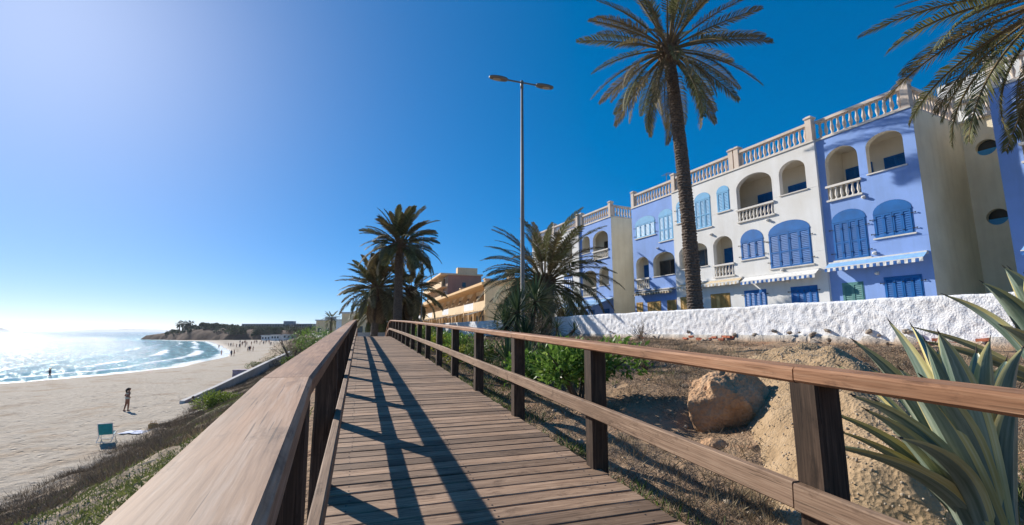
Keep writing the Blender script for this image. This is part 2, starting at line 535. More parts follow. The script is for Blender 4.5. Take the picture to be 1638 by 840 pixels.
def fast_mesh(name, V, F, mats, mi=None, smooth=False):
    V = np.asarray(V, np.float32); F = np.asarray(F, np.int32)
    me = bpy.data.meshes.new(name)
    me.vertices.add(len(V)); me.vertices.foreach_set('co', V.ravel())
    k = F.shape[1]
    me.loops.add(F.size); me.loops.foreach_set('vertex_index', F.ravel())
    me.polygons.add(len(F))
    me.polygons.foreach_set('loop_start', np.arange(0, F.size, k, dtype=np.int32))
    me.polygons.foreach_set('loop_total', np.full(len(F), k, np.int32))
    for m in (mats if isinstance(mats, (list, tuple)) else [mats]):
        me.materials.append(m)
    if mi is not None:
        me.polygons.foreach_set('material_index', np.asarray(mi, np.int32))
    if smooth:
        me.polygons.foreach_set('use_smooth', np.ones(len(F), bool))
    me.update(calc_edges=True)
    return me

class MB:
    def __init__(s):
        s.v = []; s.f = []; s.m = []; s.uv = []; s.any_uv = False
    def add(s, vs, fs, mi=0, uvs=None):
        b = len(s.v)
        s.v += [tuple(map(float, p)) for p in vs]
        for i, f in enumerate(fs):
            s.f.append([b + k for k in f]); s.m.append(mi)
            if uvs is not None:
                s.uv.append(uvs[i]); s.any_uv = True
            else:
                s.uv.append([(0, 0)] * len(f))
        return s
    def box(s, x0, x1, y0, y1, z0, z1, mi=0):
        vs = [(x, y, z) for z in (z0, z1) for y in (y0, y1) for x in (x0, x1)]
        fs = [(0, 2, 3, 1), (4, 5, 7, 6), (0, 1, 5, 4), (2, 6, 7, 3), (0, 4, 6, 2), (1, 3, 7, 5)]
        L = max(abs(x1 - x0), abs(y1 - y0), abs(z1 - z0))
        ax = [abs(x1 - x0), abs(y1 - y0), abs(z1 - z0)].index(L)
        oth = [i for i in range(3) if i != ax]
        uvs = [[(vs[k][ax], vs[k][oth[0]] + vs[k][oth[1]]) for k in f] for f in fs]
        return s.add(vs, fs, mi, uvs)
    def sweep(s, sec, pts, frames, mi=0, cap=True, scales=None):
        """sec: closed list of (a, b); frames: (A, B) vectors for each point"""
        n = len(sec); vs = []; fs = []; uvs = []
        per = [0]
        for i in range(n):
            a = sec[i]; b = sec[(i + 1) % n]
            per.append(per[-1] + math.hypot(b[0] - a[0], b[1] - a[1]))
        dist = [0]
        for i in range(1, len(pts)):
            dist.append(dist[-1] + (Vector(pts[i]) - Vector(pts[i - 1])).length)
        for i, p in enumerate(pts):
            A, B = frames[i]; k = scales[i] if scales else 1
            for a, b in sec:
                vs.append(Vector(p) + A * a * k + B * b * k)
        for i in range(len(pts) - 1):
            for j in range(n):
                j2 = (j + 1) % n
                fs.append((i * n + j, i * n + j2, (i + 1) * n + j2, (i + 1) * n + j))
                uvs.append([(dist[i], per[j]), (dist[i], per[j + 1]), (dist[i + 1], per[j + 1]), (dist[i + 1], per[j])])
        if cap:
            fs.append(tuple(range(n - 1, -1, -1))); uvs.append([(dist[0] + sec[j][0], sec[j][1]) for j in range(n - 1, -1, -1)])
            e = (len(pts) - 1) * n
            fs.append(tuple(e + j for j in range(n))); uvs.append([(dist[-1] + sec[j][0], sec[j][1]) for j in range(n)])
        return s.add(vs, fs, mi, uvs)
    def tube(s, pts, radii, n=8, mi=0, cap=True):
        pts = [Vector(p) for p in pts]
        if not isinstance(radii, (list, tuple)): radii = [radii] * len(pts)
        sec = [(math.cos(2 * math.pi * k / n), math.sin(2 * math.pi * k / n)) for k in range(n)]
        fr = []; ref = Vector((0, 0, 1))
        d0 = (pts[1] - pts[0]).normalized()
        if abs(d0.dot(ref)) > .95: ref = Vector((1, 0, 0))
        for i in range(len(pts)):
            d = (pts[min(i + 1, len(pts) - 1)] - pts[max(i - 1, 0)]).normalized()
            A = ref.cross(d); A.normalize(); B = d.cross(A)
            ref = B if abs(B.dot(d)) < .9 else ref
            fr.append((A, B)); ref = B
        return s.sweep(sec, pts, fr, mi, cap, list(radii))
    def lathe(s, prof, n=10, c=(0, 0, 0), mi=0):
        vs = []; fs = []
        for r, z in prof:
            for k in range(n):
                a = 2 * math.pi * k / n
                vs.append((c[0] + r * math.cos(a), c[1] + r * math.sin(a), c[2] + z))
        for i in range(len(prof) - 1):
            for k in range(n):
                k2 = (k + 1) % n
                fs.append((i * n + k, i * n + k2, (i + 1) * n + k2, (i + 1) * n + k))
        fs.append(tuple(range(n - 1, -1, -1))); e = (len(prof) - 1) * n
        fs.append(tuple(e + k for k in range(n)))
        return s.add(vs, fs, mi)
    def ellipsoid(s, c, r, n=12, mi=0, rot=None):
        vs = []; fs = []; m = n // 2
        rot = rot or Matrix.Identity(3)
        for i in range(m + 1):
            a = math.pi * i / m
            for k in range(n):
                b = 2 * math.pi * k / n
                p = rot @ Vector((r[0] * math.sin(a) * math.cos(b), r[1] * math.sin(a) * math.sin(b), r[2] * math.cos(a)))
                vs.append(Vector(c) + p)
        for i in range(m):
            for k in range(n):
                k2 = (k + 1) % n
                fs.append((i * n + k2, (i + 1) * n + k2, (i + 1) * n + k, i * n + k)[::-1])
        return s.add(vs, fs, mi)
    def mesh(s, name, mats, smooth=False):
        me = bpy.data.meshes.new(name)
        me.from_pydata(s.v, [], s.f)
        for m in (mats if isinstance(mats, (list, tuple)) else [mats]):
            me.materials.append(m)
        me.polygons.foreach_set('material_index', s.m)
        if s.any_uv:
            uvl = me.uv_layers.new(name='UVMap')
            flat = [c for f in s.uv for p in f for c in p]
            uvl.data.foreach_set('uv', flat)
        if smooth:
            me.polygons.foreach_set('use_smooth', [True] * len(s.f))
        me.update()
        return me
    def build(s, name, mats, parent=None, smooth=False, **kw):
        return link(name, s.mesh(name, mats, smooth), parent, **kw)

def chamfer_rect(w, h, c):
    a, b = w / 2, h / 2
    return [(-a + c, -b), (a - c, -b), (a, -b + c), (a, b - c), (a - c, b), (-a + c, b), (-a, b - c), (-a, -b + c)]

def smooth_by_angle(me, ang=40):
    try:
        me.set_sharp_from_angle(angle=R(ang))
    except Exception:
        pass
# ================================================================== SETTING
def color_attr(me, name, arr):
    ca = me.color_attributes.new(name, 'FLOAT_COLOR', 'POINT')
    a = np.ones((len(arr), 4), np.float32); a[:, :arr.shape[1]] = arr
    ca.data.foreach_set('color', a.ravel())

def polar(angs, rads):
    A, Rr = np.meshgrid(angs, rads)
    x = Rr * np.sin(A); y = Rr * np.cos(A)
    na, nr = len(angs), len(rads)
    i = np.arange(nr - 1)[:, None] * na + np.arange(na - 1)[None, :]
    F = np.stack([i, i + 1, i + na + 1, i + na], -1).reshape(-1, 4)[:, ::-1]
    return x.ravel(), y.ravel(), F

def build_ground():
    fr = np.radians(np.concatenate([np.arange(-180, -62, 3.0), np.arange(-62, 62.01, .36), np.arange(65, 181, 3.0)]))
    rr = np.concatenate([.5 * 1.0225 ** np.arange(0, 156), 16.1 * 1.008 ** np.arange(0, 185), 70.5 * 1.0225 ** np.arange(0, 207)])
    x, y, F = polar(fr, rr)
    z, t, l, s, D, w, q = terrain(x, y, True)
    me = fast_mesh('ground', np.stack([x, y, z], 1), F, M['ground'], smooth=True)
    lf = np.interp(t, T_F, L_F); lc = np.interp(t, T_C, L_C)
    sandw = sstep(.86, 1.0, w + fbm(x * .5, y * .5, 50) * .25) * (l < lc)
    dune = ((l < lc) * (1 - sandw)) * sstep(0, .1, w)
    pave = np.maximum((D > 13.9) * 1.0, sstep(36, 38, t) * (l > lc) * (1 - sstep(3, 6, l)))
    color_attr(me, 'zone', np.stack([sandw, dune, pave], 1))
    wet = sstep(.90, .97, q + fbm(t * .06, l * .06, 51) * .10)
    wr = np.exp(-((q - .80 - .04 * np.sin(t * .05) - fbm(t * .05, t * 0, 52) * .08) / .02) ** 2)
    color_attr(me, 'wet', np.stack([wet * (l < lf), wr * (l < lf), wr * 0], 1))
    o = link('ground', me)
    tag(o, kind='structure')

def build_sea():
    an = np.radians(np.concatenate([np.arange(-120, -60, 2.0), np.arange(-60, -8, .25), np.arange(-8, 30, 2.0)]))
    rr = 40 * 1.014 ** np.arange(0, 470)
    x, y, F = polar(an, rr)
    t = x * pd[0] + y * pd[1]; l = x * pn[0] + y * pn[1]
    lw = np.interp(t, T_W, L_W) + 2.2 * fbm(t * .05, l * 0, 5)
    dl = lw - l
    wob = fbm(t * .03, l * .03, 60) * 9
    foam = np.exp(-((dl - 1.0) / 3.2) ** 2) * .85
    for c, wd, a in ((9, 2.0, .75), (17, 1.6, .62), (28, 1.6, .5), (44, 1.8, .34)):
        foam = np.maximum(foam, a * np.exp(-((dl + wob * (c / 20) - c) / wd) ** 2) * (.55 + .9 * vnoise(t * .05, t * 0 + c, 61)))
    zz = SEA + .16 * np.exp(-((dl + wob * .45 - 9) / 1.8) ** 2) + .22 * np.exp(-((dl + wob * .85 - 17) / 2.0) ** 2) + .2 * np.exp(-((dl + wob * 1.4 - 28) / 2.4) ** 2)
    zz = zz + .10 * (vnoise(x * .15, y * .15, 62) - .5) * (np.hypot(x, y) < 900)
    dep = sstep(4, 95, dl)
    me = fast_mesh('sea', np.stack([x, y, zz], 1), F, M['sea'], smooth=True)
    color_attr(me, 'depth', np.stack([dep, foam, foam * 0], 1))
    tag(link('sea', me), kind='structure')

build_ground()
build_sea()

# far hills on the other side of the bay
def ridge(name, u0, u1, dist, hmax, mat, seed, n=60):
    V = []; F = []
    for i in range(n + 1):
        q = i / n
        u = u0 + (u1 - u0) * q
        ax = (u - 819) / 728.0
        env = math.sin(math.pi * q) ** .6
        h = hmax * env * (.55 + .9 * float(fbm(np.array([q * 5.0]), np.array([.3]), seed)[0] + .25))
        for k, (dz, dd) in enumerate(((0, -.10), (h, 0), (0, .12))):
            V.append((ax * dist * (1 + dd), dist * (1 + dd), SEA - 1 + dz))
    for i in range(n):
        for k in range(2):
            a = i * 3 + k
            F.append((a, a + 3, a + 4, a + 1))
    o = link(name, fast_mesh(name, V, F, mat, smooth=True))
    tag(o, kind='structure')
M['hill'] = plain('far_hill_haze_scrub', (.20, .22, .22), 1.0, nscale=.01)
ridge('island_hill', -14, 26, 9000, 95, M['hill'], 3)
ridge('far_coast_hills', 110, 330, 12000, 70, M['hill'], 8, 120)

# ------------------------------------------------------------------ boardwalk
UP = Vector((0, 0, 1))
PN3 = Vector((pn[0], pn[1], 0)); PD3 = Vector((pd[0], pd[1], 0))
LAT0, LAT1 = -.16, 1.87
mb = MB()
for lat in (-.02, .85, 1.72):
    ts = np.arange(-2.5, 36.01, .5)
    pts = [Vector((*PL(t, lat), float(zdeck(t)) - .045 - .09)) for t in ts]
    mb.sweep(chamfer_rect(.08, .175, .004), pts, [(PN3, UP)] * len(pts))
boardwalk = mb.build('boardwalk', M['beam'])
tag(boardwalk, kind='structure')
rng = random.Random(4)
plank_meshes = []
for k in range(6):
    b = MB()
    w_ = .151 + rng.uniform(-.003, .003)
    L = LAT1 - LAT0
    n = 6
    pts = [Vector((-L / 2 + L * i / n, 0, rng.uniform(-.0015, .0015))) for i in range(n + 1)]
    fr = [(Vector((0, 1, 0)), Vector((0, 0, 1)))] * (n + 1)
    b.sweep(chamfer_rect(w_, .04, .006), pts, fr)
    # screw heads above the joists
    for lx in (-.02, .85, 1.72):
        for dy in (-.045, .045):
            b.lathe([(.006, -.001), (.006, .0012)], 6, (lx - (LAT0 + LAT1) / 2, dy + rng.uniform(-.006, .006), .02), 1)
    plank_meshes.append(b.mesh('plank', [M['plank'], M['iron']]))
t = -2.4
i = 0
while t < 35.8:
    x, y = PL(t, (LAT0 + LAT1) / 2 + rng.uniform(-.012, .012))
    sl = float(zdeck(t + .05) - zdeck(t - .05)) / .1
    o = link('plank', rng.choice(plank_meshes), boardwalk, (x, y, float(zdeck(t)) - .02 + rng.uniform(-.0025, .0025)),
             Euler((math.atan(sl) + R(rng.uniform(-.5, .5)), R(rng.uniform(-.12, .12)), -TH + R(rng.uniform(-.25, .25)))))
    if rng.random() < .5:
        o.rotation_euler[2] += math.pi
        o.rotation_euler[0] *= -1
    t += .165; i += 1

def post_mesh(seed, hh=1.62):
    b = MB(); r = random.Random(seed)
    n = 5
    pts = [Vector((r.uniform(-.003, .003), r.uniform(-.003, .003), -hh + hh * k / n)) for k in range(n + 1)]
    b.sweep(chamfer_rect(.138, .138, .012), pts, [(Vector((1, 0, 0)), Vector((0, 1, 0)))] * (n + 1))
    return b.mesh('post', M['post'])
post_meshes = [post_mesh(k) for k in range(4)]

def railing(name, label, side, latpost, lmid, t0post, dt, lathand, joints, mats):
    root = empty(name, (*PL(1.5, latpost), float(zdeck(1.5)) - .04), 0, label, 'railing')
    inv = Matrix.Translation(-Vector(root.location))
    def place(o):
        o.parent = root; o.matrix_parent_inverse = inv
    k = 0
    tp = t0post - dt
    while tp < 35.7:
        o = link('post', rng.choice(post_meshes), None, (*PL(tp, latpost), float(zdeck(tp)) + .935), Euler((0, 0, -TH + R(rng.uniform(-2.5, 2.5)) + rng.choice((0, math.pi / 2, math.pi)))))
        place(o)
        tp += dt
    def board(nm, t0, t1, latf, hh, sec, mat):
        n = max(4, int((t1 - t0) / .35))
        ts = np.linspace(t0 + .003, t1 - .003, n + 1)
        pts = [Vector((*PL(q, latf(q)), float(zdeck(q)) + hh)) for q in ts]
        fr = []
        for j in range(n + 1):
            d = (pts[min(j + 1, n)] - pts[max(j - 1, 0)]).normalized()
            A = d.cross(UP).normalized(); fr.append((A, A.cross(d).normalized()))
        b = MB(); b.sweep(sec, pts, fr)
        o = b.build(nm, mat); place(o)
    for j in range(len(joints) - 1):
        board('handrail', joints[j], joints[j + 1], lathand, 1.0 - .034 + rng.uniform(-.003, .003), chamfer_rect(.16, .068, .011), mats[0 if j % 2 else 1])
    jm = [q + .02 for q in joints]
    for j in range(len(jm) - 1):
        board('middle_rail', jm[j], jm[j + 1], lambda q: lmid, .52 - .055 + rng.uniform(-.003, .003), chamfer_rect(.045, .11, .006), M['midrail'])
    return root

def hand_left(q):
    if q < 1.69:
        return -.14 + .0505 * (1.69 - q) - .08
    return -.14 - .08
railing('wooden_railing', 'weathered wooden railing on the beach side of the boardwalk', -1, -.205, -.112, 1.58, 2.03, hand_left,
        [-2.37, 1.69, 5.64, 9.7, 13.76, 17.82, 21.88, 25.94, 30.0, 33.0, 35.7], (M['rail'], M['rail_grey']))
railing('wooden_railing', 'brown wooden railing on the house side of the boardwalk', 1, 1.89, 1.797, 1.52, 1.965, lambda q: 1.89,
        [-2.4, 1.55, 5.48, 9.4, 13.3, 17.2, 21.2, 25.1, 29.0, 32.5, 35.7], (M['rail'], M['rail']))

# ------------------------------------------------------------------ white rough-cast wall
def rough_wall(name, label, s0, s1, D0, th, zb, zt, seed, mat, cap=False):
    root = empty(name, (*SD((s0 + s1) / 2, D0 + th / 2), zb), 0, label, 'wall')
    ds = .045
    ns = int((s1 - s0) / ds)
    prof = [(0.0, z) for z in np.linspace(zb, zt - .05, 28)] + [(.03, zt - .015), (th * .3, zt), (th * .7, zt), (th - .03, zt - .015)] + [(th, z) for z in np.linspace(zt - .1, zb, 4)]
    ss = np.linspace(s0, s1, ns + 1)
    P = np.array(prof)
    S, K = np.meshgrid(ss, np.arange(len(prof)), indexing='ij')
    dd = P[K, 0]; zz = P[K, 1]
    arc = np.cumsum(np.r_[0, np.hypot(np.diff(P[:, 0]), np.diff(P[:, 1]))])[K]
    nz = fbm(S * 9, arc * 9, seed, 2) * .075 + fbm(S * .6, arc * .8, seed + 5, 2) * .02
    front = (K < 29)
    dd = dd + np.where(front, nz, nz * .3)
    zz = zz + np.where((K >= 28) & (K <= 32), fbm(S * 1.2, S * 0, seed + 9) * .07 + fbm(S * 6, K * 1.0, seed + 3) * .03, 0)
    zz = zz + np.where(K == 0, 0, 0)
    x = bd[0] * S + bn[0] * (D0 + dd); y = bd[1] * S + bn[1] * (D0 + dd)
    V = np.stack([x, y, zz], -1).reshape(-1, 3) - np.array(root.location)
    m = len(prof)
    i = np.arange(ns)[:, None] * m + np.arange(m - 1)[None, :]
    F = np.stack([i, i + 1, i + m + 1, i + m], -1).reshape(-1, 4)
    me = fast_mesh('wall_face', V, F, mat, smooth=True)
    link('wall_face', me, root)
    # end caps
    for e, idx in ((0, 0), (1, ns)):
        pts = V[idx * m:(idx + 1) * m]
        b = MB(); b.add([tuple(p) for p in pts], [tuple(range(m)) if e == 0 else tuple(range(m - 1, -1, -1))])
        b.build('wall_end', mat, root)
    return root
M['roughcast'] = stucco('rough_cast_whitewash', (.80, .80, .81), .06, bs_=.9, bscale=22, dist=.03)
wall = rough_wall('white_wall', 'long white rough-cast wall in front of the blue and white houses', -3, 25.6, 14.0, .26, -.36, .86, 70, M['roughcast'])
wall2 = rough_wall('white_wall', 'lower white garden wall beside the ochre terrace', 25.8, 50, 13.2, .26, -.9, .80, 80, M['roughcast'])
b = MB(); b.box(-5, 5, -.14, .14, -.2, 1.12); b.box(-5.05, 5.05, -.2, .2, 1.12, 1.2)
o = b.build('parapet_wall', M['concrete'], loc=(*PL(47, 4.0), -1.32), rot=(0, 0, -TH))
tag(o, 'low pale parapet across the far end of the boardwalk', 'wall')

# loose bricks and rubble in the foot of the wall
def pebble_mesh(seed, r=(1, .8, .6), n=8, jit=.25):
    rg = random.Random(seed)
    b = MB(); b.ellipsoid((0, 0, 0), (1, 1, 1), n)
    vs = []
    cache = {}
    for v in b.v:
        key = (round(v[0], 3), round(v[1], 3), round(v[2], 3))
        if key not in cache: cache[key] = 1 + rg.uniform(-jit, jit)
        k = cache[key]
        vs.append((v[0] * r[0] * k, v[1] * r[1] * k, v[2] * r[2] * k))
    b.v = vs
    return b.mesh('stone', M['stone'])
stone_meshes = [pebble_mesh(k) for k in range(5)]
bb = MB(); bb.box(-.12, .12, -.055, .055, -.035, .035)
brick_me = bb.mesh('brick', M['brick'])
winv = Matrix.Translation(-Vector(wall.location))
for k in range(48):
    s = rng.uniform(4.5, 18.5) if k < 34 else rng.uniform(6.0, 9.5)
    D = 13.97 - rng.uniform(0, .22)
    x, y = SD(s, D)
    sc = rng.uniform(.04, .11)
    o = link('stone', rng.choice(stone_meshes), None, (x, y, zg(x, y) + rng.uniform(.0, .16 if D > 13.85 else .03)), Euler((rng.uniform(-.5, .5), rng.uniform(-.5, .5), rng.uniform(0, 6))), (sc, sc, sc))
    o.parent = wall; o.matrix_parent_inverse = winv
for k in range(16):
    s = [13.0, 13.3, 13.6, 12.2, 12.5, 11.6, 11.9, 11.5, 16.0, 16.3, 5.4, 5.7, 6.0, 4.9, 12.9, 11.75][k]
    D = 13.95 - rng.uniform(0, .06)
    x, y = SD(s, D)
    o = link('brick', brick_me, None, (x, y, -.30 + .08 * (k % 2) + rng.uniform(0, .04)), Euler((rng.uniform(-.15, .15), rng.uniform(-.1, .1), PHI * -1 + math.pi / 2 + rng.uniform(-.2, .2))))
    o.parent = wall; o.matrix_parent_inverse = winv

# ================================================================== HOUSES
baluster_prof = [(.075, 0), (.075, .05), (.045, .07), (.04, .11), (.075, .24), (.078, .30), (.05, .46), (.038, .56), (.05, .60), (.05, .63), (.07, .66), (.07, .70)]
bm_ = MB(); bm_.lathe(baluster_prof, 8)
bal_me = bm_.mesh('baluster', M['balus'], True)
bm_ = MB(); bm_.lathe([(r * .8, z * .92) for r, z in baluster_prof], 8)
balw_me = bm_.mesh('baluster', M['balusw'], True)

def arch_z(x, x0, x1, zt, rise):
    if rise <= 0: return zt
    q = (2 * (x - (x0 + x1) / 2) / (x1 - x0))
    return zt - rise + rise * math.sqrt(max(0, 1 - q * q))

def facade(b, x0, x1, z0, z1, ops, thick, mi=0, mr=1):
    """wall sheet at y = 0 with arched openings and their reveals; ops: (xa, xb, zb, zt, rise)"""
    xs = {x0, x1}
    for a, c, zb, zt, rise in ops:
        nseg = 12 if rise > 0 else 1
        for k in range(nseg + 1):
            q = -math.cos(math.pi * k / nseg)
            xs.add(round((a + c) / 2 + (c - a) / 2 * q, 5))
    xs = sorted(xs)
    for i in range(len(xs) - 1):
        xa, xb = xs[i], xs[i + 1]
        if xb - xa < 1e-6: continue
        xm = (xa + xb) / 2
        inn = sorted([o for o in ops if o[0] < xm < o[1]], key=lambda o: o[2])
        zl, zr_ = z0, z0
        for o in inn:
            b.add([(xa, 0, zl), (xb, 0, zr_), (xb, 0, o[2]), (xa, 0, o[2])], [(0, 1, 2, 3)], mi)
            zl = arch_z(xa, o[0], o[1], o[3], o[4]); zr_ = arch_z(xb, o[0], o[1], o[3], o[4])
        b.add([(xa, 0, zl), (xb, 0, zr_), (xb, 0, z1), (xa, 0, z1)], [(0, 1, 2, 3)], mi)
    for a, c, zb, zt, rise in ops:
        loop = [(a, zb), (c, zb)]
        nseg = 12 if rise > 0 else 1
        for k in range(nseg + 1):
            x = (a + c) / 2 + (c - a) / 2 * math.cos(math.pi * k / nseg)
            loop.append((x, arch_z(x, a, c, zt, rise)))
        for k in range(len(loop)):
            p = loop[k]; q = loop[(k + 1) % len(loop)]
            if abs(p[0] - q[0]) + abs(p[1] - q[1]) < 1e-6: continue
            b.add([(p[0], 0, p[1]), (p[0], thick, p[1]), (q[0], thick, q[1]), (q[0], 0, q[1])], [(0, 1, 2, 3)], mr)

def shutter_leaf(w, h, mat, name='shutter', slats=True):
    b = MB()
    f = min(.05, w * .16)
    b.box(-w / 2, -w / 2 + f, -.018, .018, 0, h); b.box(w / 2 - f, w / 2, -.018, .018, 0, h)
    b.box(-w / 2 + f, w / 2 - f, -.018, .018, 0, .07); b.box(-w / 2 + f, w / 2 - f, -.018, .018, h - .07, h)
    if h > 1.3: b.box(-w / 2 + f, w / 2 - f, -.018, .018, h * .45 - .03, h * .45 + .03)
    n = max(4, int((h - .14) / .075))
    for k in range(n):
        z = .07 + (h - .14) * k / n; dz = (h - .14) / n
        b.add([(-w / 2 + f, -.012, z), (w / 2 - f, -.012, z), (w / 2 - f, .012, z + dz), (-w / 2 + f, .012, z + dz)], [(0, 1, 2, 3)])
        b.add([(-w / 2 + f, .012, z), (w / 2 - f, .012, z), (w / 2 - f, -.012, z + .004), (-w / 2 + f, -.012, z + .004)], [(0, 1, 2, 3)])
    b.add([(-w / 2 + f, .015, .07), (w / 2 - f, .015, .07), (w / 2 - f, .015, h - .07), (-w / 2 + f, .015, h - .07)], [(0, 1, 2, 3)])
    return b.mesh(name, mat)
_leaf_cache = {}
def leafmesh(w, h, mat):
    key = (round(w, 2), round(h, 2), mat.name)
    if key not in _leaf_cache: _leaf_cache[key] = shutter_leaf(w, h, mat)
    return _leaf_cache[key]

def roundrail(b, x0, x1, y0, y1, z, h, mi=0):
    b.box(x0, x1, y0, y1, z, z + h, mi)

class House:
    def __init__(s, name, label, s0, s1, D0, wall, group='blue and white terraced houses', depth=8.0, z0=-.12, z1=8.2, cat='house'):
        s.s0, s.s1, s.D0 = s0, s1, D0
        s.sm = (s0 + s1) / 2
        s.root = empty(name, (*SD(s.sm, D0), 0), -(math.pi / 2 + PHI), label, cat, group)
        s.wall = wall; s.depth = depth; s.z0 = z0; s.z1 = z1
        s.ops = []; s.todo = []
    def X(s, sv): return -(sv - s.sm)
    def op(s, sa, sb, zb, zt, rise=0.0):
        s.ops.append((s.X(sb), s.X(sa), zb, zt, rise))
        return s.ops[-1]
    # closed shutters filling an opening
    def shuttered(s, sa, sb, zb, zt, rise, mat, leaves, hinges=True, sill=True):
        a, c, zb, zt, rise = s.op(sa, sb, zb, zt, rise)
        def later():
            b = MB()
            y0, y1 = -.012, .03
            if rise > 0:
                zs = zt - rise
                nseg = 12
                for yy, rev in ((y0, False), (y1, True)):
                    vs = [((a + c) / 2 + (c - a) / 2 * math.cos(math.pi * k / nseg), yy, arch_z((a + c) / 2 + (c - a) / 2 * math.cos(math.pi * k / nseg), a, c, zt, rise) - .004) for k in range(nseg + 1)]
                    b.add(vs, [tuple(range(nseg + 1)) if rev else tuple(range(nseg, -1, -1))], 0)
                b.box(a + .004, c - .004, y0 - .012, y1, zs - .05, zs + .012, 0)
            else:
                zs = zt
                b.box(a, c, y0, y1, zt - .04, zt - .002, 0)
            b.box(a + .002, a + .035, y0, y1, zb, zs - .05 if rise > 0 else zt - .04, 0); b.box(c - .035, c - .002, y0, y1, zb, zs - .05 if rise > 0 else zt - .04, 0)
            if sill:
                b.box(a - .06, c + .06, -.06, .20, zb - .055, zb - .003, 1)
            b.add([(a, .12, zb), (c, .12, zb), (c, .12, zt), (a, .12, zt)], [(0, 1, 2, 3)], 2)
            win = b.build('window', [mat, M['balusw'], M['glassd']], s.root)
            w = (c - a - .07) / leaves
            h = (zs - .05 if rise > 0 else zt - .04) - zb - .012
            lm = leafmesh(w - .008, h, mat)
            for k in range(leaves):
                link('shutter', lm, win, (a + .035 + w * (k + .5), .0 - .006 * (k % 2), zb + .006))
            if hinges:
                hb = MB()
                hb.box(0, .16, -.03, -.022, -.012, .012); hb.box(.14, .165, -.045, -.018, -.025, .025)
                hm = hb.mesh('hinge', M['iron'])
                for q in (.18, .82):
                    link('hinge', hm, win, (c - .05, -.01, zb + h * q))
                    link('hinge', hm, win, (a + .05, -.01, zb + h * q), Euler((0, math.pi, 0)))
                    for kk in range(1, leaves, 1):
                        link('hinge', hm, win, (a + .035 + w * kk - .02, .0, zb + h * q), None, (.35, 1, .9))
        s.todo.append(later)
    def loggia(s, openings, room, floor, ceil, depth, panels, balcony=(), glass=()):
        """openings: list of (sa, sb, zb, zt, rise); room: (sa, sb) of the interior"""
        for o in openings: s.op(*o)
        def later():
            xa, xb = s.X(room[1]), s.X(room[0])
            y0, y1 = .24, .24 + depth
            b = MB()
            b.add([(xa, y1, floor), (xb, y1, floor), (xb, y1, ceil), (xa, y1, ceil)], [(0, 1, 2, 3)], 0)
            b.add([(xa, y0, floor), (xa, y1, floor), (xa, y1, ceil), (xa, y0, ceil)], [(0, 1, 2, 3)], 0)
            b.add([(xb, y1, floor), (xb, y0, floor), (xb, y0, ceil), (xb, y1, ceil)], [(0, 1, 2, 3)], 0)
            b.add([(xa, y0, floor), (xb, y0, floor), (xb, y1, floor), (xa, y1, floor)], [(0, 1, 2, 3)], 1)
            b.add([(xa, y1, ceil), (xb, y1, ceil), (xb, y0, ceil), (xa, y0, ceil)], [(0, 1, 2, 3)], 0)
            b.add([(xa, y0, floor), (xa, y0, ceil), (xb, y0, ceil), (xb, y0, floor)], [], 0)
            log = b.build('loggia', [M['loggia'], M['balus']], s.root)
            for (pa, pb, pz0, pz1, kind) in panels:
                a, c = s.X(pb), s.X(pa)
                if kind == 'glass':
                    q = MB(); q.box(a, c, y1 - .05, y1 - .01, pz0, pz1, 1)
                    q.box(a - .05, a, y1 - .07, y1 - .01, pz0, pz1, 0); q.box(c, c + .05, y1 - .07, y1 - .01, pz0, pz1, 0)
                    q.box(a - .05, c + .05, y1 - .07, y1 - .01, pz1, pz1 + .05, 0); q.box((a + c) / 2 - .025, (a + c) / 2 + .025, y1 - .065, y1 - .01, pz0, pz1, 0)
                    q.build('glazed_door', [M['lampdark'], M['glassd']], log)
                else:
                    m = M[kind]
                    nl = max(2, round((c - a) / .42)); w = (c - a) / nl
                    for k in range(nl):
                        link('shutter', leafmesh(w - .008, pz1 - pz0, m), log, (a + w * (k + .5), y1 - .03, pz0))
            lamp = MB(); lamp.lathe([(.06, 0), (.1, .03), (.1, .07), (.04, .1)], 10)
            for (sa, sb, z, h) in balcony:
                a, c = s.X(sb), s.X(sa)
                q = MB()
                q.box(a - .05, c + .05, -.08, .14, z + h - .09, z + h, 0)
                q.box(a - .05, c + .05, -.08, .14, z - .07, z, 0)
                br = q.build('balcony_rail', M['balusw'], s.root)
                n = max(3, round((c - a) / .2))
                sc = (h - .09) / (.70 * .92)
                for k in range(n):
                    link('baluster', balw_me, br, (a + (c - a) * (k + .5) / n, .03, z), None, (1, 1, sc))
            for (sa, sb, zb, zt, rise) in openings:
                if any(abs(sa - q[0]) < .1 for q in balcony): continue
                a, c = s.X(sb), s.X(sa)
                q = MB(); q.box(a - .05, c + .05, -.05, .20, zb - .05, zb - .003); q.build('sill', M['balusw'], s.root)
        s.todo.append(later)
    def roof_rail(s, piers, sa, sb, z=None, y=.12, double=()):
        z = s.z1 if z is None else z
        b = MB()
        a, c = s.X(sb), s.X(sa)
        b.box(a, c, y - .14, y + .14, z - .02, z + .09); b.box(a, c, y - .12, y + .12, z + .80, z + .92)
        for p in piers:
            x = s.X(p)
            b.box(x - .13, x + .13, y - .15, y + .15, z + .002, z + 1.08); b.box(x - .17, x + .17, y - .19, y + .19, z + 1.08, z + 1.15); b.box(x - .11, x + .11, y - .13, y + .13, z + 1.15, z + 1.2)
        br = b.build('balustrade', M['balus'], s.root)
        n = round((c - a) / .245)
        for k in range(n):
            x = a + (c - a) * (k + .5) / n
            if any(abs(x - s.X(p)) < .17 for p in piers): continue
            link('baluster', bal_me, br, (x, y, z + .09), None, (1, 1, 1.015))
        return br
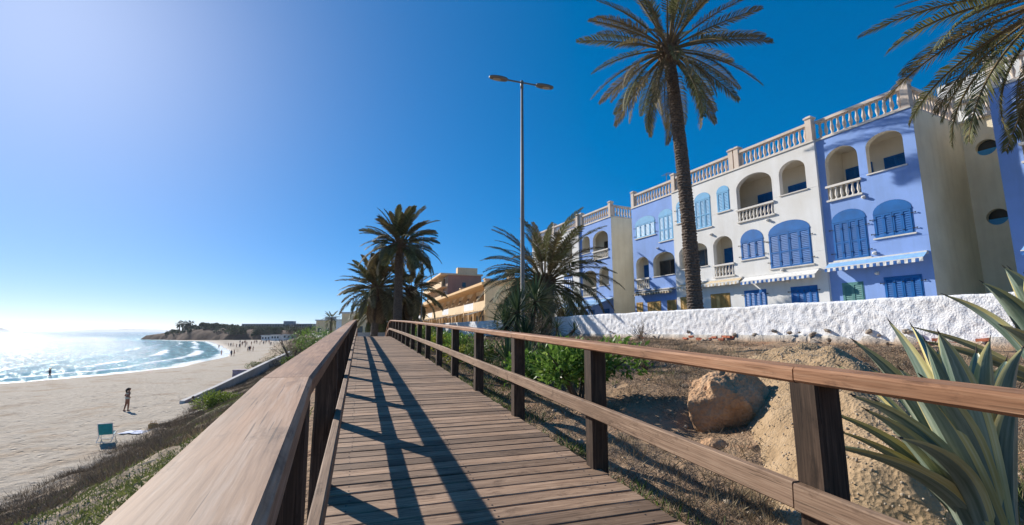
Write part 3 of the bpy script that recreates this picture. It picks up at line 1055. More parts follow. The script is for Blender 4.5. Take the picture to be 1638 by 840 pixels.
    def side_rail(s, sv, y0, y1, z=None):
        z = s.z1 if z is None else z
        x = s.X(sv)
        b = MB()
        b.box(x - .13, x + .13, y0, y1, z - .02, z + .09); b.box(x - .11, x + .11, y0, y1, z + .80, z + .92)
        b.box(x - .15, x + .15, y1 - .13, y1 + .13, z + .003, z + 1.08); b.box(x - .19, x + .19, y1 - .17, y1 + .17, z + 1.08, z + 1.15)
        br = b.build('balustrade', M['balus'], s.root)
        n = round((y1 - y0) / .245)
        for k in range(n):
            link('baluster', bal_me, br, (x, y0 + (y1 - y0) * (k + .5) / n, z + .09), None, (1, 1, 1.015))
    def awning(s, sa, sb, zt, proj, drop, mtop, mval, fold=.16):
        a, c = s.X(sb), s.X(sa)
        b = MB()
        b.box(a, c, -.13, -.002, zt - .05, zt + .06, 1)
        y2, z2 = -proj, zt - drop
        b.add([(a, -.05, zt + .065), (c, -.05, zt + .065), (c, y2, z2), (a, y2, z2), (a, -.05, zt + .045), (c, -.05, zt + .045), (c, y2, z2 - .02), (a, y2, z2 - .02)],
              [(3, 2, 1, 0), (4, 5, 6, 7), (0, 4, 7, 3), (2, 6, 5, 1), (3, 7, 6, 2)], 0)
        b.box(a, c, y2 - .03, y2 + .03, z2 - .05, z2 + .015, 1)
        aw = b.build('awning', [mtop, M['aw_white']], s.root)
        v = MB()
        n = int((c - a) / .11)
        for k in range(n):
            xa = a + (c - a) * k / n; xb = a + (c - a) * (k + 1) / n
            dz = .15 + .012 * math.sin(k * 2.1)
            v.add([(xa, y2 - .033, z2 - .02), (xb, y2 - .033, z2 - .02), (xb, y2 - .04 - .02 * math.sin(k), z2 - dz), (xa, y2 - .04 - .02 * math.sin(k - 1), z2 - dz)], [(3, 2, 1, 0)], k % 2)
        v.build('valance', list(mval), aw)
        for xx in (a + .25, c - .25):
            q = MB(); q.tube([(xx, -.1, zt - .03), (xx, y2 * .5, zt - .1), (xx, y2, z2 - .03)], .018, 6); q.build('awning_arm', M['whitep'], aw)
    def wall_lamp(s, sv, z):
        b = MB(); b.box(-.05, .05, -.05, 0, -.06, .06); b.ellipsoid((0, -.09, -.01), (.075, .06, .055), 8)
        b.build('wall_lamp', M['balusw'], s.root, loc=(s.X(sv), -.003, z))
    def finish(s, side_mat_lo=None, side_mat_hi=None, lo_depth=None, band=True):
        a, c = s.X(s.s1), s.X(s.s0)
        b = MB()
        facade(b, a, c, s.z0, s.z1, s.ops, .24, 0, 1)
        b.build('front_wall', [s.wall, M['loggia'] if s.wall is not M['white'] else M['white']], s.root)
        for fn in s.todo: fn()
        d = s.depth
        q = MB()
        q.add([(c, .003, s.z0), (c, d, s.z0), (c, d, s.z1), (c, .003, s.z1)], [(0, 1, 2, 3)], 0)
        q.add([(a, d, s.z0), (a, .003, s.z0), (a, .003, s.z1), (a, d, s.z1)], [(0, 1, 2, 3)], 1)
        q.add([(c, d, s.z0), (a, d, s.z0), (a, d, s.z1), (c, d, s.z1)], [(0, 1, 2, 3)], 1)
        q.build('side_wall', [side_mat_lo or s.wall, side_mat_hi or s.wall], s.root)
        q = MB(); q.box(a + .005, c - .005, .26, d - .005, s.z1 - .22, s.z1 - .02); q.build('roof', M['concrete'], s.root)
        q = MB(); q.box(a, c, -.045, .30, s.z1 - .02, s.z1 + .035); q.build('cornice', M['balusw'], s.root)
        if band:
            for zz in (6.19, 3.4):
                segs = []; xs = a
                for o in sorted(s.ops):
                    if o[2] < zz < o[3]:
                        if o[0] > xs: segs.append((xs, o[0]))
                        xs = max(xs, o[1])
                if c > xs: segs.append((xs, c))
                for g in segs:
                    q = MB(); q.box(g[0], g[1], -.006, .002, zz - .012, zz + .008)
                    q.build('string_line', s.wall, s.root)

SB, SL, SY = M['sh_blue'], M['sh_light'], M['sh_yellow']
# --- blue house with the cream side wall (right of the white one)
H = House('blue_house', 'periwinkle blue house with a cream side wall and dark blue shutters', 8.05, 11.5, 20.0, M['blue'])
H.loggia([(9.97, 11.22, 5.45, 7.62, .55), (8.43, 9.66, 6.12, 7.62, .45)], (8.3, 11.4), 5.42, 7.85, 1.4,
         [(10.25, 11.3, 5.45, 7.1, 'sh_blue'), (9.0, 9.83, 6.2, 7.1, 'sh_blue')], [(9.97, 11.22, 5.45, .62)])
H.shuttered(9.93, 11.2, 2.88, 4.92, .42, SB, 4)
H.shuttered(8.43, 9.68, 3.54, 4.91, .42, SB, 4)
H.shuttered(8.4, 9.58, 1.0, 2.02, 0, SB, 4, sill=False)
H.shuttered(10.28, 11.06, -.1, 1.94, 0, M['sh_green'], 2, hinges=False, sill=False)
H.finish(M['cream'], M['white'])
H.roof_rail([8.2], 8.07, 11.45)
H.side_rail(8.2, .30, 3.4)
H.awning(8.12, 11.42, 2.76, .42, .20, M['aw_sky'], (M['aw_blue'], M['aw_white']))
H.wall_lamp(9.9, 5.25); H.wall_lamp(9.75, 2.83 + .15); H.wall_lamp(9.75, 2.2)
# recessed stair wall with the round windows
def stair_wall():
    q = MB()
    x0 = H.X(8.05); x1 = H.X(5.4)
    D = 3.62
    cx = H.X(7.40); rr_ = .31
    zc = (7.02, 4.27)
    # sheet with two round holes: use strips
    xs = sorted({x0, x1} | {round(cx + rr_ * -math.cos(math.pi * k / 14), 5) for k in range(15)})
    def hz(x): return math.sqrt(max(0, rr_ ** 2 - (x - cx) ** 2))
    for i in range(len(xs) - 1):
        xa, xb = xs[i], xs[i + 1]; xm = (xa + xb) / 2
        lo_a = lo_b = -.12
        if abs(xm - cx) < rr_:
            for z in sorted(zc):
                q.add([(xa, D, lo_a), (xb, D, lo_b), (xb, D, z - hz(xb)), (xa, D, z - hz(xa))], [(0, 1, 2, 3)])
                lo_a, lo_b = z + hz(xa), z + hz(xb)
        q.add([(xa, D, lo_a), (xb, D, lo_b), (xb, D, 8.2), (xa, D, 8.2)], [(0, 1, 2, 3)])
    for z in zc:
        n = 28
        for k in range(n):
            a1 = 2 * math.pi * k / n; a2 = 2 * math.pi * (k + 1) / n
            p = (cx + rr_ * math.cos(a1), z + rr_ * math.sin(a1)); r_ = (cx + rr_ * math.cos(a2), z + rr_ * math.sin(a2))
            q.add([(p[0], D, p[1]), (r_[0], D, r_[1]), (r_[0], D + .2, r_[1]), (p[0], D + .2, p[1])], [(0, 1, 2, 3)])
    q.build('stair_wall', M['cream'], H.root)
    for z in zc:
        w = MB()
        w.box(cx - .4, cx + .4, D + .201, D + .22, z - .4, z + .4, 0)
        wn_ = w.build('round_window', M['glassd'], H.root)
        w = MB(); w.box(cx - .36, cx + .36, D + .12, D + .16, z - .36, z - .05); w.build('blue_panel', M['sh_light'], wn_)
    r_ = MB(); r_.box(x0, x1, D - .12, D + .15, 8.2, 8.29); r_.box(x0, x1, D - .12, D + .12, 9.0, 9.12); 
    br = r_.build('balustrade', M['balus'], H.root)
    n = 9
    for k in range(n):
        link('baluster', bal_me, br, (x0 + .2 + (x1 - x0 - .2) * (k + .5) / n, D, 8.29), None, (1.1, 1.1, 1.015))
    p = MB(); p.box(x0 - 1.2, x1 + 3.5, D + 3.2, D + 7, 8.1, 11.1); p.box(x0 - 1.4, x1 + 3.7, D + 2.4, D + 3.2, 10.2, 11.1, 0)
    p.build('penthouse', M['white'], H.root)
stair_wall()

# --- white house in the middle
W = House('white_house', 'white stuccoed house with blue shutters behind the tall palm', 11.5, 19.92, 19.86, M['white'])
W.shuttered(18.9, 19.6, 6.25, 7.56, .3, SL, 2); W.shuttered(17.14, 18.22, 5.6, 7.6, .35, SL, 3, False); W.shuttered(15.93, 16.7, 6.22, 7.6, .3, SL, 2, False)
W.loggia([(13.57, 15.5, 5.45, 7.7, .62), (11.98, 13.2, 6.2, 7.68, .5)], (11.75, 16.6), 5.42, 7.9, 1.4,
         [(14.35, 15.5, 5.45, 7.05, 'sh_blue'), (12.6, 13.85, 6.2, 7.05, 'sh_blue')], [(13.57, 15.5, 5.45, .62)])
W.loggia([(15.95, 17.15, 2.84, 4.93, .5)], (15.8, 17.5), 2.8, 5.1, .8, [(16.45, 17.3, 2.84, 4.45, 'sh_blue')], [(15.95, 17.15, 2.84, .62)])
W.loggia([(17.55, 19.58, 3.52, 4.9, .5)], (17.6, 19.75), 2.8, 5.1, .6, [(17.9, 18.9, 3.5, 4.55, 'glass')])
W.shuttered(14.23, 15.47, 3.5, 4.94, .5, SB, 3); W.shuttered(12.02, 13.96, 2.88, 4.98, .48, SB, 4)
W.shuttered(19.15, 19.66, 1.0, 1.93, 0, SY, 2, False, False); W.shuttered(16.3, 17.52, 1.0, 1.95, 0, SY, 4, False, False)
W.shuttered(14.3, 15.48, 1.0, 1.97, 0, SB, 4, True, False); W.shuttered(11.95, 13.12, 1.0, 1.95, 0, SB, 4, True, False)
W.finish(M['white'], M['white'])
W.roof_rail([11.66, 15.35, 15.68, 19.75], 11.52, 19.9)
W.awning(11.75, 15.3, 2.58, .42, .2, M['aw_white'], (M['aw_blue'], M['aw_white']))
W.awning(15.45, 19.5, 2.62, .34, .15, M['aw_beige'], (M['aw_beige'], M['aw_white']))
W.wall_lamp(13.9, 5.2); W.wall_lamp(17.2, 5.15); W.wall_lamp(13.2, 2.2); W.wall_lamp(13.4, 2.75)

# --- blue house left of the white one
A = House('blue_house', 'blue house with pale blue and varnished shutters next to the white house', 19.92, 23.75, 20.0, M['blue'])
A.shuttered(21.56, 23.42, 6.05, 7.4, .42, SL, 4, True); A.shuttered(20.06, 21.23, 5.46, 7.42, .35, SL, 3, False)
A.loggia([(22.3, 23.5, 2.72, 4.77, .45)], (22.1, 23.7), 2.7, 5.0, .55, [(22.7, 23.6, 2.75, 4.35, 'sh_blue')], [(22.3, 23.5, 2.72, .66)])
A.loggia([(20.1, 21.9, 3.37, 4.8, .5)], (20.0, 22.05), 2.7, 5.0, .5, [(20.3, 22.0, 3.3, 4.35, 'glass')])
A.shuttered(22.98, 23.6, 1.0, 1.85, 0, SY, 2, False, False); A.shuttered(21.37, 22.57, 1.0, 1.84, 0, SY, 4, False, False); A.shuttered(20.1, 20.87, -.1, 1.84, 0, SY, 2, False, False)
A.finish(M['blue'], M['white'])
A.roof_rail([23.6], 19.94, 23.73)
A.awning(20.1, 23.5, 2.52, .30, .12, M['aw_dark'], (M['aw_dark'], M['aw_beige']))
A.wall_lamp(21.4, 5.1); A.wall_lamp(21.8, 2.65)

# --- the next block along the row
C = House('blue_house', 'blue house with a blank cream end wall beside the bushy palm', 26.0, 30.05, 20.0, M['blue'])
C.loggia([(26.42, 28.3, 5.33, 7.4, .6), (28.7, 29.77, 6.0, 7.35, .45)], (26.2, 29.95), 5.3, 7.8, 1.2, [(27.9, 28.7, 5.35, 6.9, 'glass')], [(26.42, 28.3, 5.33, .62)])
C.loggia([(26.47, 27.6, 3.32, 4.7, .45), (27.97, 29.8, 2.65, 4.6, .5)], (26.2, 29.95), 2.6, 5.0, 1.2, [], [(27.97, 29.8, 2.65, .62)])
C.shuttered(26.5, 27.3, 1.0, 1.6, 0, SB, 2, False, False); C.shuttered(28.3, 29.4, -.1, 1.6, 0, SB, 3, False, False)
C.finish(M['cream'], M['white'])
C.roof_rail([26.15, 29.9], 26.02, 30.03)
C.side_rail(26.15, .30, 6.5)
C.awning(25.9, 30.0, 2.3, 1.9, .62, M['aw_sky'], (M['aw_sky'], M['aw_white']))
C.wall_lamp(28.0, 5.0)
C2 = House('white_house', 'white house half hidden by the bushy palm', 30.05, 38.0, 19.86, M['white'])
C2.loggia([(31.0, 33.0, 5.4, 7.4, .6), (34.0, 35.2, 6.0, 7.35, .45)], (30.4, 35.8), 5.3, 7.8, 1.2, [], [(31.0, 33.0, 5.4, .62)])
C2.shuttered(31.0, 32.3, 2.9, 4.8, .4, SB, 4); C2.shuttered(34, 35.4, 2.9, 4.8, .4, SB, 4); C2.shuttered(31.0, 32.1, -.1, 1.7, 0, SB, 3, False, False)
C2.finish(M['white'], M['white'])
C2.roof_rail([30.25, 34, 37.8], 30.1, 37.95)
C2.awning(30.3, 34.0, 2.2, 1.6, .5, M['aw_sky'], (M['aw_sky'], M['aw_white']))

# --- the blue house at the right edge
Rr = House('blue_house', 'blue house behind the hanging palm fronds', 1.2, 6.33, 21.0, M['blue'])
Rr.loggia([(4.3, 5.75, 5.45, 7.62, .55)], (2.5, 6.1), 5.42, 7.9, 1.4, [(4.6, 5.3, 5.45, 7.1, 'sh_blue')], [(4.3, 5.75, 5.45, .62)])
Rr.shuttered(4.3, 5.6, 2.88, 4.92, .42, SB, 4)
Rr.finish(M['blue'], M['cream'])
Rr.roof_rail([6.18, 2.8], 1.25, 6.3)
Rr.awning(2.5, 6.0, 2.75, .6, .25, M['aw_sky'], (M['aw_blue'], M['aw_white']))

# television antenna on a roof
b = MB()
x, y = SD(21.9, 21.5)
b.tube([(0, 0, 0), (0, 0, 2.2)], .025, 6)
for k in range(5):
    b.tube([(-.3 + .05 * k, -.3 + .15 * k, 2.1), (.3 - .05 * k, -.3 + .15 * k, 2.1)], .012, 5)
b.tube([(0, -.35, 2.1), (0, .4, 2.1)], .014, 5)
o = b.build('television_antenna', M['metal'], loc=(x, y, 8.17), rot=(0, 0, .6))
tag(o, 'small metal television antenna on the roof of a blue house', 'antenna')
# ------------------------------------------------------------------ ochre terrace row and the block behind it
PH2 = R(-19.2)
d2 = np.array([math.sin(PH2), math.cos(PH2)]); n2 = np.array([math.cos(PH2), -math.sin(PH2)])
def SD2(s, D): return d2[0] * s + n2[0] * D, d2[1] * s + n2[1] * D

def terrace():
    root = empty('terrace_row', (*SD2(52, 14.7), -1.2), -(math.pi / 2 + PH2), 'long ochre two-storey terrace with balconies and porches', 'terrace')
    # local x points back towards the camera, so bays run along -x
    g = 1.2
    nb, bw = 17, 5.4
    L = nb * bw
    b = MB(); b.box(-L, 0, 1.7, 9.5, 0, 5.45 + g); b.build('rear_wall', M['ochre2'], root)
    b = MB(); b.box(-.3, .12, .002, 1.698, 0, 5.45 + g); b.box(.0, .12, 1.7, 9.6, 0, 5.9 + g); b.build('end_wall', M['ochre2'], root)
    b = MB(); b.box(-L, .25, -.45, 9.8, 5.46 + g, 5.78 + g, 0)
    b.add([(-L, -.45, 5.785 + g), (.25, -.45, 5.785 + g), (.25, 5, 6.5 + g), (-L, 5, 6.5 + g)], [(0, 1, 2, 3)], 1)
    b.add([(.25, 9.8, 5.785 + g), (-L, 9.8, 5.785 + g), (-L, 5, 6.5 + g), (.25, 5, 6.5 + g)], [(0, 1, 2, 3)], 1)
    b.add([(.25, -.45, 5.78 + g), (.25, 9.8, 5.78 + g), (.25, 5, 6.5 + g)], [(0, 1, 2)], 0)
    b.build('roof', [M['ochre'], M['rooft']], root)
    fin = MB()
    yz = [(0, 2.7), (1.69, 2.7), (1.69, 5.44), (1.3, 5.2), (.9, 4.5), (.35, 3.95), (0, 3.85)]
    for xx, rev in ((-.1, 0), (.1, 1)):
        vs = [(xx, y, z + g) for y, z in yz]
        fin.add(vs, [tuple(range(len(yz))) if rev else tuple(range(len(yz) - 1, -1, -1))])
    for k in range(len(yz)):
        p, q = yz[k], yz[(k + 1) % len(yz)]
        fin.add([(-.1, p[0], p[1] + g), (.1, p[0], p[1] + g), (.1, q[0], q[1] + g), (-.1, q[0], q[1] + g)], [(0, 1, 2, 3)])
    finm = fin.mesh('balcony_fin', M['ochre2'])
    balm = []
    for mt in ('ochre', 'white'):
        b = MB(); b.box(-bw + .1, -.1, 0, .16, 2.72 + g, 3.62 + g, 0); b.box(-bw + .1, -.1, .0, 1.69, 2.5 + g, 2.718 + g, 1)
        balm.append(b.mesh('balcony', [M['ochre2'] if mt == 'ochre' else M['white'], M['ochre2']]))
    b = MB(); b.box(-.17, .17, -.02, .32, 0, 2.5 + g); postm = b.mesh('porch_post', M['ochre'])
    b = MB(); b.box(0, 1.5, 1.62, 1.69, 2.75 + g, 4.9 + g, 0); b.box(.08, 1.42, 1.60, 1.615, 2.8 + g, 4.8 + g, 1)
    winm = b.mesh('window', [M['ochre'], M['glassd']])
    b = MB(); b.box(0, 2.2, 1.62, 1.69, 0, 2.1 + g, 0); b.box(.1, 2.1, 1.60, 1.615, 0, 2.0 + g, 1)
    doorm = b.mesh('porch_door', [M['dim'], M['glassd']])
    b = MB(); b.add([(0, 0, 2.45 + g), (4.4, 0, 2.45 + g), (4.4, -1.5, 2.0 + g), (0, -1.5, 2.0 + g), (0, 0, 2.41 + g), (4.4, 0, 2.41 + g), (4.4, -1.5, 1.96 + g), (0, -1.5, 1.96 + g)], [(3, 2, 1, 0), (4, 5, 6, 7), (3, 7, 6, 2), (0, 4, 7, 3), (2, 6, 5, 1)])
    awm = b.mesh('awning', M['aw_dark'])
    rg = random.Random(5)
    for k in range(nb):
        x = -k * bw
        if k: link('balcony_fin', finm, root, (x, 0, 0))
        link('balcony', balm[1 if k % 3 == 1 else 0], root, (x, 0, 0))
        link('porch_post', postm, root, (x - .05, 0, 0)); link('porch_post', postm, root, (x - bw / 2, 0, 0))
        link('window', winm, root, (x - bw + .6, 0, 0)); link('window', winm, root, (x - 2.2, 0, 0))
        link('porch_door', doorm, root, (x - bw + .5, 0, 0)); link('porch_door', doorm, root, (x - 2.5, 0, 0))
        if k % 2 == 0: link('awning', awm, root, (x - bw + .5, -.03, 0))
    # chimney stacks
    for k in (0, 2, 5):
        b = MB(); b.box(-.45, .45, -.4, .4, 0, 1.6); b.box(-.55, .55, -.5, .5, 1.6, 1.75)
        b.build('chimney', M['ochre2'], root, loc=(-k * bw - 2.2, 4.0, 6.0 + g))
terrace()

def pink_block():
    x, y = -15.4, 99.0
    root = empty('apartment_block', (x, y, -1.3), -(math.pi / 2 + PH2), 'terracotta apartment block with cream balconies above the ochre terrace', 'building')
    H_ = 13.6
    b = MB(); b.box(-27, 0, 1.5, 9.0, 0, H_); b.build('wall', M['pink'], root)
    b = MB(); b.box(-27.3, .3, -.3, 9.3, H_ + .002, H_ + .35); b.box(-1.5, 3.2 - 3, 3.5, 8.0, H_ + .35, H_ + 1.7); b.build('roof', M['ochre2'], root)
    b = MB(); b.box(-26.9, -.1, 1.38, 1.495, .5, H_ - .05); b.build('recess_wall', M['dim'], root)
    for k in range(4):
        z = 1.9 + k * 3.0
        b = MB(); b.box(-27, -.02, -.02, .16, z, z + 1.15); b.box(-27, -.02, .165, 1.37, z, z + .2)
        b.build('balcony', M['ochre2'], root)
        for j in range(5):
            w = MB(); w.box(0, 2.6, 1.30, 1.375, z + .25, z + 2.3, 0); w.box(.1, 2.5, 1.28, 1.295, z + .3, z + 2.2, 1)
            w.build('window', [M['whitep'], M['glassd']], root, loc=(-26 + j * 5.3, 0, 0))
            if j:
                w = MB(); w.box(-.08, .08, .17, 1.37, z + .2, z + 2.98); w.build('partition', M['ochre2'], root, loc=(-26.4 + j * 5.3, 0, 0))
    b = MB(); b.box(.0, .06, 4.6, 5.4, 11, 12); b.build('window', M['glassd'], root, loc=(.003, 0, 0))
    r2 = empty('apartment_block', (x + 9, y - 10, -1.3), -(math.pi / 2 + PH2), 'low pink rendered block with a tiled roof behind the terrace', 'building')
    b = MB(); b.box(-14, 0, 0, 8, 0, 9.3); b.build('wall', M['pink'], r2)
    b = MB(); b.box(-14.2, .2, -.2, 8.2, 9.302, 9.6); b.add([(-14.2, -.2, 9.61), (.2, -.2, 9.61), (-.5, 4, 10.9), (-13.5, 4, 10.9)], [(0, 1, 2, 3)]); b.add([(.2, 8.2, 9.61), (-14.2, 8.2, 9.61), (-13.5, 4, 10.9), (-.5, 4, 10.9)], [(0, 1, 2, 3)]); b.add([(.2, -.2, 9.61), (.2, 8.2, 9.61), (-.5, 4, 10.9)], [(0, 1, 2)]); b.build('roof', M['rooft'], r2)
    for j in range(3):
        w = MB(); w.box(.0, .05, 0, 1.2, 7, 8.4); w.build('window', M['glassd'], r2, loc=(.003, 1 + j * 2.3, 0))
pink_block()

def far_block(x, y, w, d, h, mat, label, rz=-1.3):
    z = zg(x, y)
    root = empty('distant_building', (x, y, z), rz, label, 'building')
    b = MB(); b.box(-w / 2, w / 2, -d / 2, d / 2, -.5, h); b.build('wall', mat, root)
    b = MB(); b.box(-w / 2 - .3, w / 2 + .3, -d / 2 - .3, d / 2 + .3, h + .002, h + .4); b.box(-w / 5, w / 5, -d / 5, d / 5, h + .4, h + 1.5); b.build('roof', M['concrete'], root)
    nx = max(2, int(w / 3.5))
    wm = MB(); wm.box(-.8, .8, -.06, 0, 0, 1.5); me = wm.mesh('window', M['glassd'])
    wy = MB(); wy.box(0, .06, -.8, .8, 0, 1.5); me2 = wy.mesh('window', M['glassd'])
    for f in range(int(h / 3)):
        for k in range(nx):
            link('window', me, root, (-w / 2 + w * (k + .5) / nx, -d / 2 - .003, 1 + f * 3))
        for k in range(2):
            link('window', me2, root, (w / 2 + .003, -d / 2 + d * (k + .5) / 2, 1 + f * 3))
far_block(-68, 172, 7, 7, 5.2, M['ochre2'], 'pale distant house beside a far palm beyond the boardwalk', -1.9)
far_block(-56, 160, 7, 7, 5.0, M['white'], 'small white distant house behind the far lamp posts', -1.9)
far_block(-36, 112, 8, 7, 5.5, M['ochre2'], 'low ochre distant house behind the palm group', -1.9)

# ------------------------------------------------------------------ street lamps
def lamp_post(base, height, label, az=-TH, r=.085, arm=.62):
    root = empty('street_lamp', base, az, label, 'street lamp', 'double-headed street lamps along the promenade')
    b = MB(); b.tube([(0, 0, -.2), (0, 0, .9), (0, 0, .95), (0, 0, height * .5), (0, 0, height)], [r * 1.35, r * 1.3, r, r * .85, r * .6], 12)
    b.build('pole', M['metal'], root, True)
    b = MB(); b.tube([(-arm, 0, height + .02), (arm, 0, height + .02)], .032, 8); b.tube([(0, 0, height - .25), (0, 0, height + .09)], r * .72, 10)
    b.build('arm', M['lampdark'], root, True)
    for sgn in (-1, 1):
        h = MB()
        prof = [(0, .07, .06), (.06, .11, .075), (.25, .15, .085), (.5, .15, .075), (.68, .11, .055), (.74, .05, .03)]
        vs = []; fs = []; n = 12
        for (q, hw, hh) in prof:
            for k in range(n):
                a = 2 * math.pi * k / n
                cy, cz = math.cos(a), math.sin(a)
                sy = math.copysign(abs(cy) ** .6, cy); sz = math.copysign(abs(cz) ** .7, cz)
                vs.append((sgn * (arm + q), sy * hw, height + .02 + sz * hh * (1.0 if cz > 0 else .75)))
        for i in range(len(prof) - 1):
            for k in range(n):
                k2 = (k + 1) % n
                f = (i * n + k, i * n + k2, (i + 1) * n + k2, (i + 1) * n + k)
                fs.append(f if sgn < 0 else f[::-1])
        fs.append(tuple(range(n))[::sgn]); fs.append(tuple((len(prof) - 1) * n + k for k in range(n))[::-sgn])
        h.add(vs, fs)
        head = h.build('lamp_head', M['lampdark'], root, True)
        g = MB(); g.ellipsoid((sgn * (arm + .42), 0, height - .035), (.17, .10, .035), 12)
        g.build('lens', M['lens'], head, True)
    return root
M['lens'] = plain('lamp_lens', (.42, .36, .27), .25)
def base_at(x, y): return (x, y, zg(x, y) - .02)
bx_, by_ = .40, 17.0
lamp_post(base_at(bx_, by_), 9.88 - zg(bx_, by_), 'tall double-headed lamp post rising above the yucca')
for (u, yv, top, lb) in ((675, 44.5, 9.25, 'double-headed lamp post partly covered by palm fronds'), (567, 104, 9.2, 'distant lamp post between the palm group and the beach'),
                         (573, 150, 9.0, 'thin far lamp post between the palms and the parapet'), (556, 130, 4.3, 'low far lamp post beside the distant houses')):
    x = (u - 819) / 728 * yv * 1.003
    lamp_post(base_at(x, yv), top - zg(x, yv), lb)

# ------------------------------------------------------------------ palms
def frond_mesh(name, L, droop, nleaf, ll, seed, pet=.25, vup=.35, lw=.034, mat='frond', leafdroop=.25):
    rg = np.random.default_rng(seed)
    n = 14
    tau = np.linspace(0, 1, n + 1)
    ang = -droop * tau ** 1.25
    dx = np.cos(ang) * L / n; dz = np.sin(ang) * L / n
    X = np.r_[0, np.cumsum(dx[:-1])]; Z = np.r_[0, np.cumsum(dz[:-1])]
    b = MB()
    b.tube([(X[i], 0, Z[i]) for i in range(n + 1)], [.045 * (1 - .85 * q) + .004 for q in tau], 5, 1)
    V = []; F = []
    for side in (-1, 1):
        for k in range(nleaf):
            q = pet + (1 - pet) * (k + rg.uniform(-.3, .3)) / nleaf
            q = min(max(q, pet * .9), .995)
            x = np.interp(q, tau, X); z = np.interp(q, tau, Z); a = np.interp(q, tau, ang)
            f = np.array([math.cos(a), 0, math.sin(a)]); u = np.array([-math.sin(a), 0, math.cos(a)]); sd = np.array([0, side, 0.])
            rel = (q - pet) / (1 - pet)
            l_ = ll * (math.sin(math.pi * min(1, .18 + rel * .80)) ** .6) * rg.uniform(.85, 1.12)
            fw = .55 + .9 * rel + rg.uniform(-.12, .12)
            d = sd * 1.0 + f * fw + u * (vup + rg.uniform(-.2, .2))
            d /= np.linalg.norm(d)
            p0 = np.array([x, 0, z]); p1 = p0 + d * l_ * .55; p2 = p0 + d * l_ + np.array([0, 0, -leafdroop * l_])
            wv = np.cross(d, u); wv /= np.linalg.norm(wv) + 1e-9
            w = lw * rg.uniform(.8, 1.2)
            i0 = len(V)
            V += [p0 - wv * w * .3, p0 + wv * w * .3, p1 + wv * w * .5, p2, p1 - wv * w * .5]
            F += [(i0, i0 + 1, i0 + 2, i0 + 4), (i0 + 4, i0 + 2, i0 + 3)]
    b.add([tuple(v) for v in V], F, 0)
    return b.mesh(name, [M[mat], M['rachis']])

def trunk_mesh(pts, r0, r1, seed, ring=.12, n=16, flare=1.25):
    """ringed palm trunk: pts is a poly-line in local space"""
    rg = random.Random(seed)
    P = [Vector(p) for p in pts]
    L = sum((P[i + 1] - P[i]).length for i in range(len(P) - 1))
    m = max(8, int(L / ring) * 2)
    b = MB(); vs = []; fs = []
    def pos(q):
        d = q * L
        for i in range(len(P) - 1):
            l = (P[i + 1] - P[i]).length
            if d <= l or i == len(P) - 2:
                return P[i].lerp(P[i + 1], min(1.0, d / l))
            d -= l
    for i in range(m + 1):
        q = i / m
        p = pos(q)
        rr = r0 + (r1 - r0) * q
        rr *= 1 + (flare - 1) * max(0, 1 - q * 9)
        saw = 1.06 if i % 2 else .96
        for k in range(n):
            a = 2 * math.pi * (k + .5 * ((i // 2) % 2)) / n
            j = rr * saw * (1 + rg.uniform(-.06, .06))
            vs.append((p.x + j * math.cos(a), p.y + j * math.sin(a), p.z + rg.uniform(-.015, .015)))
    for i in range(m):
        for k in range(n):
            k2 = (k + 1) % n
            fs.append((i * n + k, i * n + k2, (i + 1) * n + k2, (i + 1) * n + k))
    fs.append(tuple(m * n + k for k in range(n)))
    b.add(vs, fs)
    return b.mesh('trunk', M['trunk'])

